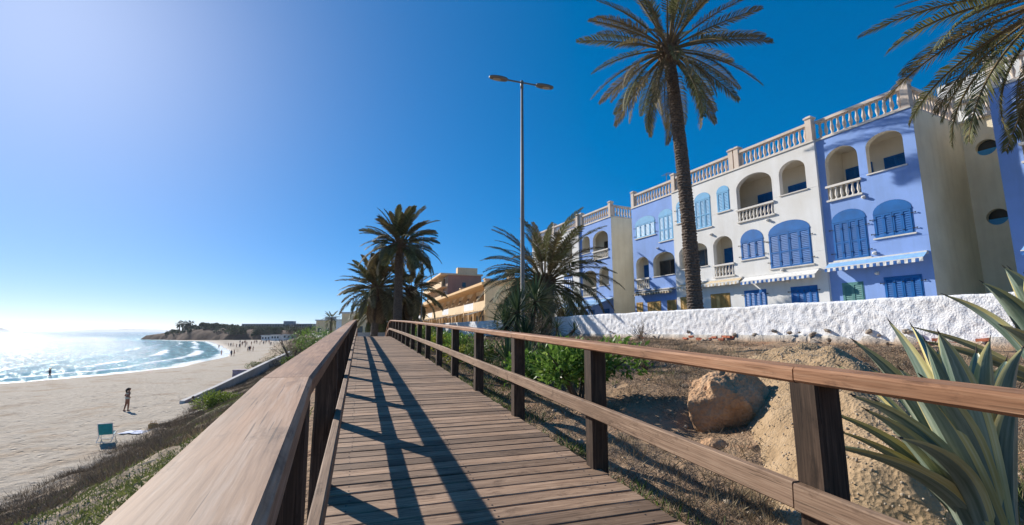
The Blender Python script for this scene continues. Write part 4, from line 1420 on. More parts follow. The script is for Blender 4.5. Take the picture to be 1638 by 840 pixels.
def palm(label, base, top, r0, r1, L, nf, seed, elev=(80, -40), droop=(.5, 1.2), kinds=('frond', 'frond_b'), bend=None, boots=True, nleaf=46, ll=.5, pet=.25, dry=0, group='date palms', lw=.034, name='date_palm', az_skip=None, vup=.35):
    rg = random.Random(seed)
    root = empty(name, base, 0, label, 'palm', group)
    B = Vector(base); T = Vector(top) - B
    pts = [Vector((0, 0, -.15))] + [Vector((T.x * q + (bend or 0) * math.sin(math.pi * q), T.y * q, T.z * q)) for q in (.2, .4, .6, .8, 1.0)]
    link('trunk', trunk_mesh(pts, r0, r1, seed), root)
    b = MB()
    if boots:
        b.lathe([(r1 * .95, -.75), (r1 * 1.25, -.55), (r1 * 1.6, -.15), (r1 * 1.45, .25), (r1 * .7, .55), (.05, .7)], 12)
        for k in range(60):
            a = k * 2.399; z = -.7 + 1.15 * k / 60
            rr = r1 * (1.15 + .45 * math.sin(min(1, (z + .75) / .8) * 1.5))
            p = Vector((rr * math.cos(a), rr * math.sin(a), z))
            d = Vector((math.cos(a) * .6, math.sin(a) * .6, 1))
            b.tube([p - d * .05, p + d * .12, p + d * .22], [.07, .06, .02], 5)
    else:
        b.lathe([(r1, -.2), (r1 * 1.1, .1), (r1 * .5, .4), (.03, .55)], 10)
    crown = b.build('crown', M['boot'], root, loc=T)
    meshes = []
    for k in range(4):
        q = k / 3
        meshes.append([frond_mesh('frond', L * rg.uniform(.92, 1.05), droop[0] + (droop[1] - droop[0]) * q, nleaf, ll, seed * 31 + k * 3 + j, pet, vup - .1 * q, lw, mt, .12 + .25 * q) for j, mt in enumerate(kinds)])
    drym = frond_mesh('frond', L * .8, droop[1], nleaf, ll * .8, seed * 37, pet, .0, lw, 'frond_dry', .4) if dry else None
    for k in range(nf):
        q = (k + .5) / nf
        el = elev[0] + (elev[1] - elev[0]) * q ** .9 + rg.uniform(-7, 7)
        az = k * 2.39996 + rg.uniform(-.2, .2)
        if az_skip and az_skip(az % (2 * math.pi)): continue
        me = rg.choice(meshes[min(3, int(q * 4))])
        sc = rg.uniform(.88, 1.08) * (.8 if q < .1 else 1)
        rot = Matrix.Rotation(az, 4, 'Z') @ Matrix.Rotation(-R(el), 4, 'Y') @ Matrix.Rotation(rg.uniform(-.5, .5), 4, 'X')
        z = .42 - .75 * q
        o = link('frond', me, crown, (math.cos(az) * r1 * .8, math.sin(az) * r1 * .8, z), rot.to_euler(), (sc, sc, sc))
    for k in range(dry):
        az = rg.uniform(0, 6.28)
        rot = Matrix.Rotation(az, 4, 'Z') @ Matrix.Rotation(R(rg.uniform(50, 75)), 4, 'Y')
        link('frond', drym, crown, (math.cos(az) * r1, math.sin(az) * r1, -.5), rot.to_euler())
    return root

def gz(x, y, dz=0): return (x, y, zg(x, y) + dz)
palm('tall slender date palm standing in front of the white house', gz(7.72, 19.2), (7.17, 19.2, 12.75), .32, .25, 3.95, 70, 1, (82, -56), (.35, .75), ('frond_b', 'frond_b', 'frond'), .12, pet=.30, nleaf=54, ll=.50, lw=.038, vup=.5)
palm('bushy short date palm behind the yucca and lamp post', gz(2.45, 30.4), (2.2, 30.4, 3.2), .42, .40, 5.0, 84, 2, (84, -25), (.9, 1.6), ('frond', 'frond_b'), nleaf=60, ll=.62, lw=.055, vup=.15)
palm('tall full date palm with hanging fronds beyond the boardwalk', gz(-9.97, 40), (-10.05, 40, 7.6), .40, .33, 3.8, 78, 3, (86, -24), (.6, 1.25), ('frond', 'frond', 'frond_b'), nleaf=52, ll=.65, lw=.075)
palm('medium date palm with spreading fronds beside the tall full one', gz(-12.9, 43), (-12.75, 43, 4.0), .34, .30, 3.7, 70, 4, (82, -32), (.5, 1.1), ('frond', 'frond_b'), nleaf=48, ll=.6, lw=.075, dry=10)
palm('date palm with dead hanging fronds behind the tall one', gz(-10.3, 45.5), (-10.1, 45.5, 3.9), .34, .30, 3.3, 40, 5, (75, -35), (.6, 1.3), ('frond', 'frond_b'), nleaf=46, ll=.6, lw=.08, dry=6)
palm('low date palm behind the medium spreading palm', gz(-14.6, 50), (-14.7, 50, 2.3), .34, .3, 3.2, 40, 6, (75, -45), (.6, 1.2), ('frond', 'frond_b'), nleaf=46, ll=.6, lw=.08, dry=8)
palm('low date palm behind the palm with dead fronds', gz(-12.0, 50), (-11.9, 50, 2.0), .34, .3, 3.0, 40, 7, (75, -40), (.6, 1.2), ('frond_b', 'frond'), nleaf=46, ll=.6, lw=.08, dry=10)
palm('date palm hanging its fronds over the end of the white wall', gz(13.7, 9.9), (13.5, 9.9, 8.1), .34, .30, 3.9, 60, 8, (80, -48), (.5, 1.15), ('frond', 'frond', 'frond_b'), nleaf=64, ll=.5, lw=.034)
palm('small palm against the sky beside the distant houses', gz(-63, 160), (-63, 160, 4.2), .5, .4, 3.6, 36, 9, (75, -40), (.6, 1.3), ('frond',), nleaf=20, ll=.6, lw=.1, boots=False)

# ------------------------------------------------------------------ leaf clouds
def diamonds(P, Dv, Ln, Wd, rg, fold=0.0):
    n = len(P)
    Dv = Dv / (np.linalg.norm(Dv, axis=1, keepdims=True) + 1e-9)
    q = rg.normal(size=(n, 3)); sd = np.cross(Dv, q); sd /= np.linalg.norm(sd, axis=1, keepdims=True) + 1e-9
    Ln = np.broadcast_to(Ln, n)[:, None]; Wd = np.broadcast_to(Wd, n)[:, None]
    m = P + Dv * Ln * .5
    V = np.stack([P, m + sd * Wd * .5, P + Dv * Ln, m - sd * Wd * .5], 1).reshape(-1, 3)
    F = np.arange(n * 4).reshape(-1, 4)
    return V, F

def cloud(rg, n, r, shell=.55, lumps=9, seed_dir=True, squash=.25):
    """leaf positions in a lumpy ellipsoid, with outward directions"""
    c = rg.normal(size=(lumps, 3)); c /= np.linalg.norm(c, axis=1, keepdims=True)
    c *= rg.uniform(.25, .62, (lumps, 1)); c[:, 2] = np.abs(c[:, 2]) * .9 - squash
    lr = rg.uniform(.30, .52, lumps)
    k = rg.integers(0, lumps, n)
    d = rg.normal(size=(n, 3)); d /= np.linalg.norm(d, axis=1, keepdims=True)
    rad = (shell + (1 - shell) * rg.random(n)) * lr[k]
    P = c[k] + d * rad[:, None]
    return P * np.array(r), d * np.array([1, 1, .8]) + np.array([0, 0, .35])

def shrub(name, label, base, r, n, ll, lw, mat, seed, cat='shrub', group=None, stem=True, lumps=10, lift=None, shell=.5):
    rg = np.random.default_rng(seed)
    root = empty(name, base, 0, label, cat, group)
    P, Dv = cloud(rg, n, r, shell, lumps)
    Dv = Dv + rg.normal(size=P.shape) * .55
    lift = r[2] * .75 if lift is None else lift
    P[:, 2] += lift
    P[:, 2] = np.maximum(P[:, 2], .02)
    V, F = diamonds(P, Dv, ll * rg.uniform(.6, 1.2, n), lw * rg.uniform(.7, 1.2, n), rg)
    link('foliage', fast_mesh('foliage', V, F, M[mat]), root)
    if stem:
        b = MB(); rr = random.Random(seed)
        for k in range(7):
            a = rr.uniform(0, 6.28); e = rr.uniform(.35, .8)
            p1 = Vector((math.cos(a) * r[0] * e * .4, math.sin(a) * r[1] * e * .4, lift * .55)); p2 = Vector((math.cos(a) * r[0] * e, math.sin(a) * r[1] * e, lift * 1.15))
            w = max(r) * .028
            b.tube([(rr.uniform(-.05, .05) * r[0], rr.uniform(-.05, .05) * r[1], -.1), p1, p2], [w, w * .7, w * .25], 5)
        b.build('branches', M['wood_twig'], root)
    return root

# glossy bush beside the house-side railing, throwing its shadow down the bank
shrub('glossy_bush', 'dense glossy green bush behind the house-side railing', gz(1.2, 8.2), (1.25, 1.05, .75), 3000, .13, .055, 'bush', 11, 'bush', lift=.72, lumps=15)
shrub('glossy_bush', 'smaller green bush tucked between the railing and the yucca', gz(.35, 9.9), (.8, .8, .65), 1300, .13, .05, 'bush', 12, 'bush')
# planting along the railing further on
rs = random.Random(9)
spots = [(12.5, 3.4, .9, 'shrub', 'olive green shrub just past the spiky yucca'), (14.5, 3.0, .7, 'yellowbush', 'yellow-green shrub below the lower white wall'), (16.6, 3.6, .9, 'bush', 'leafy green shrub beside the yellow-green one'),
         (18.6, 3.2, .8, 'yellowbush', 'yellow flowering shrub by the far part of the railing'), (21, 3.6, .9, 'bush', 'green shrub by the far part of the railing'), (24, 3.4, .9, 'shrub', 'dull green shrub near the crest of the boardwalk'), (28, 3.6, 1.0, 'bush', 'green shrub past the crest of the boardwalk'), (11, 4.8, .75, 'shrub', 'low olive shrub next to the spiky yucca')]
for k, (t_, l_, r_, mt, lb) in enumerate(spots):
    x, y = PL(t_, l_)
    shrub('garden_shrub', lb, gz(x, y), (r_, r_, r_ * .75), 1300, .11, .045, mt, 20 + k, group='shrubs along the house-side railing')
for k in range(7):
    x, y = PL(46 + rs.uniform(-.5, .5), -6 + k * 2.2)
    x2, y2 = x + pd[0] * 2.5, y + pd[1] * 2.5
    shrub('hedge_plant', 'dark green hedge plant behind the far parapet', gz(x2, y2), (1.3, 1.0, .9), 700, .22, .09, 'shrub', 40 + k, group='hedge plants under the palm group', stem=False)

# dry bare shrub beside the bushy palm
def twig_shrub(label, base, r, n, seed, name='dry_shrub'):
    rr = random.Random(seed)
    b = MB()
    for k in range(n):
        a = rr.uniform(0, 6.28); e = rr.uniform(.1, 1.1)
        d = Vector((math.cos(a) * math.sin(e), math.sin(a) * math.sin(e), math.cos(e)))
        p = Vector((0, 0, 0)); L = r * rr.uniform(.6, 1.1)
        q1 = p + d * L * .5 + Vector((rr.uniform(-1, 1), rr.uniform(-1, 1), 0)) * L * .08
        q2 = p + d * L
        b.tube([p, q1, q2], [.014 * r, .009 * r, .003 * r], 3, cap=False)
        for j in range(5):
            s_ = q1.lerp(q2, rr.random()); dd = (d + Vector((rr.uniform(-1, 1), rr.uniform(-1, 1), rr.uniform(-.4, .8)))).normalized()
            b.tube([s_, s_ + dd * L * rr.uniform(.15, .4)], [.005 * r, .002 * r], 3, cap=False)
    o = b.build(name, M['dry'], loc=base)
    tag(o, label, 'shrub')
twig_shrub('bare grey twiggy shrub in front of the ochre end wall', gz(.9, 20.5), 1.7, 50, 3)
twig_shrub('small dry brown shrub at the foot of the white wall', gz(5.2, 18.6), .8, 40, 4)
twig_shrub('low dry shrub on the bank behind the boulder', gz(3.0, 10.5), .6, 40, 6)

# yucca clumps
def yucca(label, base, heads, seed):
    root = empty('yucca', base, 0, label, 'yucca')
    rg = np.random.default_rng(seed)
    for (hx, hy, hz, L, n) in heads:
        b = MB(); b.tube([(hx * .3, hy * .3, -.1), (hx * .8, hy * .8, hz * .6), (hx, hy, hz)], [.09, .08, .07], 7)
        b.build('stem', M['trunk'], root)
        V = []; F = []
        for k in range(n):
            a = k * 2.39996 + rg.uniform(-.2, .2); e = math.radians(82 - 120 * (k / n) ** .8 + rg.uniform(-8, 8))
            d = np.array([math.cos(a) * math.cos(e), math.sin(a) * math.cos(e), math.sin(e)])
            sd = np.array([-math.sin(a), math.cos(a), 0.]); up = np.cross(d, sd)
            l = L * rg.uniform(.8, 1.1); w = .05
            p0 = np.array([hx, hy, hz - .12 * k / n]); i0 = len(V)
            m1 = p0 + d * l * .45; tip = p0 + d * l + np.array([0, 0, -.10 * l * math.cos(e)])
            V += [p0 - sd * w * .35, p0 + sd * w * .35, m1 + sd * w * .5, m1 - up * .012, m1 - sd * w * .5, tip]
            F += [(i0, i0 + 1, i0 + 2, i0 + 3), (i0, i0 + 3, i0 + 4), (i0 + 3, i0 + 2, i0 + 5), (i0 + 4, i0 + 3, i0 + 5)]
        b = MB(); b.add([tuple(v) for v in V], F)
        b.build('leaf_rosette', M['yucca'], root)
yucca('spiky yucca with dark sword leaves at the foot of the tall lamp post', gz(.15, 13.2), [(0, 0, 1.55, 1.0, 110), (.55, .5, 1.9, .95, 100), (-.35, .4, 1.2, .85, 90), (.2, -.4, .8, .8, 90)], 3)
yucca('low yucca rosette beside the lower bank by the railing', gz(-.1, 10.9), [(0, 0, .45, .8, 80), (.5, .2, .5, .7, 70)], 4)
yucca('small yucca sprouting against the white wall', gz(2.4, 24.6), [(0, 0, .6, .8, 60), (.9, -.3, .5, .7, 50)], 5)

# ------------------------------------------------------------------ variegated agaves
def agave_leaf(p0, ctrl, p1, wmax, facing, thick=.03, n=16):
    """curved trough-shaped leaf with yellow margins; facing: vector the upper side looks to"""
    p0, ctrl, p1 = Vector(p0), Vector(ctrl), Vector(p1)
    b = MB(); vs = []; fs = []; mi = []; uvs = []
    m = 9
    for i in range(n + 1):
        q = i / n
        p = p0 * (1 - q) ** 2 + ctrl * 2 * q * (1 - q) + p1 * q * q
        d = ((ctrl - p0) * (1 - q) + (p1 - ctrl) * q).normalized()
        s = d.cross(facing).normalized(); u = s.cross(d).normalized()
        w = wmax * (.70 + .30 * math.sin(min(1, q / .45) * math.pi / 2)) if q < .45 else wmax * max(0.02, (1 - ((q - .45) / .55) ** 1.7))
        th = thick * (1 - .75 * q)
        tro = .22 * w
        sec = [(-.5, tro), (-.34, tro * .5), (-.17, .08 * tro), (.17, .08 * tro), (.34, tro * .5), (.5, tro), (.36, tro * .5 - th * .6), (0, -th - tro * .1), (-.36, tro * .5 - th * .6)]
        for a, h in sec:
            vs.append(p + s * a * w + u * h)
    for i in range(n):
        for j in range(m):
            j2 = (j + 1) % m
            f = (i * m + j, i * m + j2, (i + 1) * m + j2, (i + 1) * m + j)
            mt = 1 if j in (0, 4, 5, 8) else 0
            uv = [(i / n, j / m), (i / n, (j + 1) / m), ((i + 1) / n, (j + 1) / m), ((i + 1) / n, j / m)]
            b.add([vs[k] for k in f], [(0, 1, 2, 3)], mt, [uv])
    # terminal spine
    d = (p1 - ctrl).normalized()
    b.tube([p1 - d * .02, p1 + d * .035], [.006, .001], 5, 2)
    me = b.mesh('leaf', [M['agave_g'], M['agave_y'], M['spine']])
    # weld rings so shading is smooth
    import bmesh
    bm = bmesh.new(); bm.from_mesh(me)
    bmesh.ops.remove_doubles(bm, verts=bm.verts, dist=1e-5)
    bm.to_mesh(me); bm.free()
    me.polygons.foreach_set('use_smooth', [True] * len(me.polygons))
    smooth_by_angle(me, 50)
    return me

def P_at(u, v, y):
    """world point on the sight line of a picture position at forward distance y"""
    x = (u - 819) / 728.0; z = -(v - 420) / 728.0
    cp, sp = math.cos(PITCH), math.sin(PITCH)
    r = Vector((x, cp - z * sp, sp + z * cp))
    return r * (y / r.y)

def agave(label, base, leaves, extra, seed):
    root = empty('agave', base, 0, label, 'agave', 'variegated agaves on the bank')
    B = Vector(base); rg = random.Random(seed)
    for (tip, w, kink) in leaves:
        T = Vector(tip) - B
        hd = Vector((T.x, T.y, 0)); hl = hd.length
        hdn = hd.normalized() if hl > .01 else Vector((1, 0, 0))
        p0 = hdn * .07 + Vector((rg.uniform(-.05, .05), rg.uniform(-.05, .05), .04))
        ctrl = hd * kink + Vector((0, 0, T.z * (.62 + .25 * (1 - kink))))
        facing = (Vector((0, 0, 1)) * .6 - hdn * 1.0) if hl > .12 * abs(T.z) else Vector((rg.uniform(-1, 1), rg.uniform(-1, 1), 0))
        link('leaf', agave_leaf(p0, ctrl, T, w * 1.22, facing), root)
    for k in range(extra):
        a = rg.uniform(0, 6.28); e = R(rg.uniform(35, 80)); L = rg.uniform(.7, 1.1)
        T = Vector((math.cos(a) * math.cos(e), math.sin(a) * math.cos(e), math.sin(e))) * L
        hd = Vector((T.x, T.y, 0)); hdn = hd.normalized()
        link('leaf', agave_leaf(hdn * .06, hd * .35 + Vector((0, 0, T.z * .75)), T, rg.uniform(.09, .13), Vector((0, 0, .6)) - hdn), root)
b1 = P_at(1600, 905, 2.75)
agave('large variegated agave growing beside the spur of gravel', b1, [
    (P_at(1322, 712, 2.45), .165, .30), (P_at(1325, 658, 2.9), .15, .35), (P_at(1366, 545, 2.7), .15, .45), (P_at(1424, 516, 2.9), .16, .5), (P_at(1459, 522, 3.0), .15, .5), (P_at(1502, 533, 2.5), .15, .4),
    (P_at(1340, 584, 3.3), .11, .4), (P_at(1363, 632, 2.3), .14, .35), (P_at(1472, 600, 2.3), .13, .3), (P_at(1545, 665, 3.0), .11, .3), (P_at(1583, 545, 2.6), .12, .3), (P_at(1636, 556, 2.45), .12, .35), (P_at(1440, 700, 2.2), .14, .3), (P_at(1498, 560, 3.2), .12, .4), (P_at(1400, 640, 2.6), .14, .42), (P_at(1528, 585, 2.75), .14, .45), (P_at(1562, 560, 2.9), .14, .45), (P_at(1610, 575, 3.0), .13, .4), (P_at(1395, 590, 2.85), .13, .45), (P_at(1345, 690, 2.75), .13, .4), (P_at(1385, 655, 2.4), .13, .45), (P_at(1440, 590, 2.45), .13, .5), (P_at(1480, 545, 2.6), .12, .5), (P_at(1630, 620, 2.5), .13, .5)], 0, 2)
b2 = P_at(1715, 640, 3.6)
agave('variegated agave with long leaves in front of the white wall end', b2, [
    (P_at(1512, 472, 3.9), .16, .45), (P_at(1572, 452, 3.6), .18, .45), (P_at(1607, 428, 3.5), .18, .4), (P_at(1640, 440, 3.4), .17, .4), (P_at(1464, 524, 4.1), .12, .5), (P_at(1478, 545, 3.7), .12, .55), (P_at(1600, 520, 3.2), .15, .4), (P_at(1560, 590, 3.9), .12, .45), (P_at(1700, 400, 3.5), .16, .4), (P_at(1760, 430, 3.5), .16, .4)], 4, 3)
# ------------------------------------------------------------------ boulder and gravel mound
M['boulder'] = None
def rock_mat(name, cols, scale=2.0, bs_=.9):
    m, nt, bs = new_mat(name)
    co = coords(nt, 'Object')
    a = N(nt, 'ShaderNodeTexNoise', Scale=float(scale), Detail=8.0, Roughness=.7); nt.links.new(co, a.inputs['Vector'])
    v = N(nt, 'ShaderNodeTexVoronoi', Scale=scale * 7.0); nt.links.new(co, v.inputs['Vector'])
    r = ramp(nt, a.outputs[0], [(.25, cols[0]), (.5, cols[1]), (.75, cols[2])])
    nt.links.new(r.outputs[0], bs.inputs['Base Color'])
    bs.inputs['Roughness'].default_value = .95
    bs.inputs['Specular IOR Level'].default_value = .15
    h = math_(nt, 'ADD', a.outputs[0], math_(nt, 'MULTIPLY', v.outputs['Distance'], .35))
    bump(nt, bs, h, bs_, .06)
    return m
M['boulder'] = rock_mat('sandstone_boulder', ((.30, .17, .09), (.50, .31, .18), (.60, .44, .29)), 3.0, 1.0)
M['mound'] = rock_mat('gravelly_earth', ((.25, .165, .09), (.38, .265, .155), (.46, .335, .21)), 4.0, .8)
M['pebble'] = plain('pebbles', (.46, .37, .27), .9, var=.4, nscale=5)

def rock(name, label, base, r, seed, mat, cat='boulder', n=72, amp=.28, cut=.0):
    b = MB(); b.ellipsoid((0, 0, 0), (1, 1, 1), n)
    V = np.array(b.v)
    az = V[:, 0] * 1.7 + V[:, 2] * .9; ay = V[:, 1] * 1.7 - V[:, 2] * .7
    k = 1 + amp * (fbm(az * 1.1 + 5, ay * 1.1 + 3, seed, 3) * 2) + .22 * fbm(az * 5, ay * 5, seed + 4, 4) + .10 * fbm(V[:, 2] * 3 + V[:, 0] * .8, V[:, 1] * 2, seed + 9, 2)
    # angular: flatten by a few cutting planes
    rg = np.random.default_rng(seed)
    W = V * k[:, None]
    for j in range(7):
        nrm = rg.normal(size=3); nrm /= np.linalg.norm(nrm); off = rg.uniform(.68, .9)
        dd = W @ nrm - off
        W = W - np.where(dd > 0, dd, 0)[:, None] * nrm * .72
    b.v = [tuple(p) for p in W * np.array(r)]
    o = b.build(name, M[mat], loc=base, smooth=True)
    o.data.set_sharp_from_angle(angle=R(35))
    tag(o, label, cat)
    return o
rock('boulder', 'big orange sandstone boulder on the bank below the railing', (3.05, 6.7, zg(3.05, 6.7) + .22), (.56, .52, .46), 5, 'boulder')
rock('boulder', 'small tan rock lying in front of the big boulder', (2.55, 6.0, zg(2.55, 6.0) + .0), (.18, .15, .12), 8, 'boulder', n=20)

def mound():
    # spur of cemented gravel running down the bank behind the nearest post
    P0 = np.array([2.35, 3.0]); P1 = np.array([5.4, 8.6])
    na, nc = 90, 48
    V = np.zeros((na + 1, nc + 1, 3))
    ax = P1 - P0; L = np.linalg.norm(ax); ax /= L; pr = np.array([ax[1], -ax[0]])
    for i in range(na + 1):
        q = i / na
        for j in range(nc + 1):
            c = 2 * j / nc - 1
            wd = .75 + .55 * q
            x, y = P0 + ax * L * q + pr * c * wd + pr * .15 * math.sin(q * 5)
            V[i, j, 0] = x; V[i, j, 1] = y
            prof = max(0, 1 - abs(c) ** 2.2)
            endf = min(1, q / .10, (1 - q) / .12)
            V[i, j, 2] = prof * endf ** .7 * (.34 + .42 * q)
    X = V[:, :, 0]; Y = V[:, :, 1]
    h = V[:, :, 2].copy()
    base = terrain(X, Y)
    V[:, :, 2] = base - .06 + h + h * (fbm(X * 2.2, Y * 2.2, 91) * .7) + (h > .02) * (fbm(X * 9, Y * 9, 92, 3) * .06)
    loc = np.array([3.8, 5.8, zg(3.8, 5.8)])
    m = nc + 1
    i = np.arange(na)[:, None] * m + np.arange(nc)[None, :]
    F = np.stack([i, i + 1, i + m + 1, i + m], -1).reshape(-1, 4)[:, ::-1]
    F = F[:, ::-1] if False else F
    root = empty('gravel_mound', tuple(loc), 0, 'spur of pale cemented gravel running down the bank beside the boulder', 'mound')
    me = fast_mesh('earth', V.reshape(-1, 3) - loc, F, M['mound'], smooth=True)
    link('earth', me, root)
    # embedded pebbles
    rg = np.random.default_rng(4)
    pb = MB(); pb.ellipsoid((0, 0, 0), (1, 1, 1), 6)
    pv = np.array(pb.v); pf = np.array([f for f in pb.f])
    VV = []; FF = []
    hs = h.ravel(); idx = np.where(hs > .08)[0]
    pick = rg.choice(idx, 2600)
    for n_, k in enumerate(pick):
        c = V.reshape(-1, 3)[k] - loc + np.r_[rg.uniform(-.035, .035, 2), rg.uniform(-.004, .008)]
        s = rg.uniform(.005, .013) * (1.6 if rg.random() < .06 else 1)
        sc = s * rg.uniform(.7, 1.3, 3)
        FF.append(pf + len(VV) * len(pv)); VV.append(pv * sc + c)
    me = fast_mesh('pebbles', np.concatenate(VV), np.concatenate(FF), M['pebble'], smooth=True)
    o = link('pebbles', me, root); tag(o, kind='stuff')
mound()

# ------------------------------------------------------------------ ground cover
def blades(name, label, cat, pts, mat, seed, nb, L, W, spread, up=1.0):
    rg = np.random.default_rng(seed)
    pts = np.asarray(pts)
    k = np.repeat(np.arange(len(pts)), nb)
    size = rg.uniform(.5, 1.25, len(pts))[k]
    P = pts[k].copy()
    off = rg.normal(size=(len(k), 2)) * (spread * size)[:, None]
    P[:, :2] += off
    P[:, 2] = terrain(P[:, 0], P[:, 1]) - .01
    d = rg.normal(size=(len(k), 3)) * .55
    d[:, :2] += off / (spread + 1e-6) * .35
    d[:, 2] = np.abs(d[:, 2]) * .6 + up * .7
    Ls = L * size * rg.uniform(.5, 1.15, len(k))
    V, F = diamonds(P, d, Ls, W * rg.uniform(.6, 1.3, len(k)), rg)
    o = link(name, fast_mesh(name, V, F, M[mat]))
    tag(o, label, cat, kind='stuff')

rg = np.random.default_rng(77)
def scatter(n, t0, t1, l0, l1, cond=None, pw=1.0):
    t = t0 + (t1 - t0) * rg.random(n) ** pw; l = rg.uniform(l0, l1, n)
    x = pd[0] * t + pn[0] * l; y = pd[1] * t + pn[1] * l
    z, tt, ll, s, D, w, q = terrain(x, y, True)
    keep = np.ones(n, bool)
    if cond is not None: keep = cond(x, y, tt, ll, s, D, w, q)
    return np.stack([x, y, z], 1)[keep]
patch = lambda x, y, sd, th, f=.22: fbm(x * f, y * f, sd, 4) > th
# seaward dune face
blades('dune_scrub', 'grey dry scrub covering the dune face below the boardwalk', 'scrub', scatter(13000, 0, 75, -13.5, -.9, lambda x, y, t, l, s, D, w, q: (w > .03) & (w < 1.0) & (fbm(x * .42, y * .42, 101) + (w - .6) * .28 > -.01)), 'dry', 1, 30, .34, .010, .22)
blades('dune_greenery', 'low green succulent plants on the dune face', 'ground cover', scatter(9000, 0, 75, -11, -.8, lambda x, y, t, l, s, D, w, q: (w > .0) & (w < .93) & (fbm(x * .38, y * .38, 102) - (w - .62) * .22 > -.03)), 'dunegreen', 2, 44, .11, .018, .20, .7)
blades('dune_grass', 'pale straw grass tufts on the dune face', 'grass', scatter(2600, 0, 70, -13.2, -.8, lambda x, y, t, l, s, D, w, q: (w > .02) & (w < .99) & (fbm(x * .5, y * .5, 103) > .03)), 'straw', 3, 22, .32, .009, .12, 1.0)
# bank on the house side
blades('bank_dry_grass', 'dry brown grass and litter on the bank', 'grass', scatter(8000, .5, 30, 2.0, 11, lambda x, y, t, l, s, D, w, q: (D < 13.7) & (fbm(x * .5, y * .5, 104) > -.10)), 'dry', 4, 26, .17, .006, .17, .30)
blades('bank_straw', 'straw-coloured grass tufts on the bank', 'grass', scatter(1700, .2, 26, 2.0, 10.5, lambda x, y, t, l, s, D, w, q: (D < 13.6) & (fbm(x * .7, y * .7, 105) > .02)), 'straw', 5, 22, .22, .007, .08, 1.0)
blades('bank_weeds', 'green weeds along the house-side edge of the boardwalk', 'weeds', np.concatenate([scatter(260, 1.5, 30, 1.98, 2.5), scatter(500, 8, 32, 2.3, 6.5, lambda x, y, t, l, s, D, w, q: patch(x, y, 106, .03, .5))]), 'shrub', 6, 30, .13, .012, .09, .9)
blades('agave_grass', 'fine grass growing around the agaves', 'grass', scatter(420, -.3, 3.5, 2.4, 6.5), 'straw', 7, 26, .20, .006, .10, 1.0)
blades('agave_green_grass', 'green grass growing below the agaves', 'grass', scatter(260, -.3, 2.5, 2.3, 5.5), 'dunegreen', 8, 24, .20, .007, .09, 1.0)

# stones strewn over the bank
VV = []; FF = []
pb = MB(); pb.ellipsoid((0, 0, 0), (1, 1, 1), 6); pv = np.array(pb.v); pf = np.array(pb.f)
pts = scatter(1500, .5, 22, 2.0, 11, lambda x, y, t, l, s, D, w, q: D < 13.8)
for p in pts:
    s = rg.uniform(.008, .03) * (2.2 if rg.random() < .08 else 1)
    FF.append(pf + len(VV) * len(pv)); VV.append(pv * s * rg.uniform(.6, 1.3, 3) + p)
o = link('strewn_pebbles', fast_mesh('strewn_pebbles', np.concatenate(VV), np.concatenate(FF), M['pebble'], smooth=True)); tag(o, 'small stones strewn over the bank', 'pebbles', kind='stuff')

# distinct dune shrubs
for k, (t_, l_, r_, mt, n_, lb) in enumerate([
    (33.5, -8.2, 1.5, 'brightgreen', 2600, 'bright yellow-green shrub on the dune beside the ramp wall'),
    (36.5, -8.6, 1.0, 'brightgreen', 1500, 'smaller bright green shrub next to the bright yellow-green one'),
    (49, -3.8, 2.3, 'bush', 3200, 'rounded green shrub showing above the beach-side handrail'),
    (54, -6.6, 3.0, 'dry', 5200, 'brown feathery tamarisk above the ramp wall'),
    (60, -9.5, 1.7, 'dry', 1300, 'thin grey shrub at the edge of the sand'),
    (70, -12.5, 1.5, 'shrub', 1100, 'low green shrub at the seaward end of the hedge'),
    (66, -10.0, 1.7, 'shrub', 1300, 'green shrub in the hedge above the ramp wall'),
    (62, -7.0, 1.9, 'shrub', 1400, 'dense green shrub in the hedge beside the tamarisk'),
    (75, -10, 2.0, 'shrub', 1200, 'dull green shrub behind the hedge on the dune'),
    (85, -9, 2.2, 'shrub', 1200, 'far dull green shrub on the dune crest')]):
    x, y = PL(t_, l_)
    shrub('dune_shrub', lb, gz(x, y, -.05), (r_ * 1.2, r_ * 1.2, r_ * (1.05 if k in (2, 3) else .7)), n_, .16 if mt != 'dry' else .3, .06 if mt != 'dry' else .03, mt, 60 + k, group='shrubs on the dune')

# ------------------------------------------------------------------ ramp wall, concrete block
def ramp_wall():
    root = empty('ramp_wall', (*PL(50, -11.5), zg(*PL(50, -11.5)) - .3), 0, 'white concrete ramp wall running down the dune to the sand', 'wall')
    inv = Vector(root.location)
    pts = [(-13.3, 44.5, -5.55), (-12.2, 49, -4.95), (-11.0, 54, -4.2), (-9.6, 60, -3.3), (-8.2, 66, -2.5)]
    for j in range(len(pts) - 1):
        a, c = pts[j], pts[j + 1]
        A = Vector((*PL(a[1], a[0]), a[2])); C_ = Vector((*PL(c[1], c[0]), c[2]))
        d = (C_ - A); d.z = 0; d.normalize(); sd = Vector((d.y, -d.x, 0)) * .19
        b = MB()
        vs = []
        for p in (A, C_):
            for s_ in (-1, 1):
                vs += [p + sd * s_ + Vector((0, 0, -2.2)) - inv, p + sd * s_ - inv]
        b.add(vs, [(0, 1, 5, 4), (2, 6, 7, 3), (1, 3, 7, 5), (0, 2, 3, 1), (4, 5, 7, 6)])
        b.build('wall_panel', M['concrete'], root)
ramp_wall()
M['graffiti'] = None
m, nt, bs = new_mat('painted_concrete_block')
co = coords(nt, 'Object')
wv = N(nt, 'ShaderNodeTexNoise', Scale=2.3, Detail=2.0); nt.links.new(co, wv.inputs['Vector'])
r_ = ramp(nt, wv.outputs[0], [(.42, (.40, .36, .32)), (.47, (.20, .10, .26)), (.53, (.45, .38, .42)), (.6, (.28, .2, .2))])
nt.links.new(r_.outputs[0], bs.inputs['Base Color']); bs.inputs['Roughness'].default_value = .9
M['graffiti'] = m
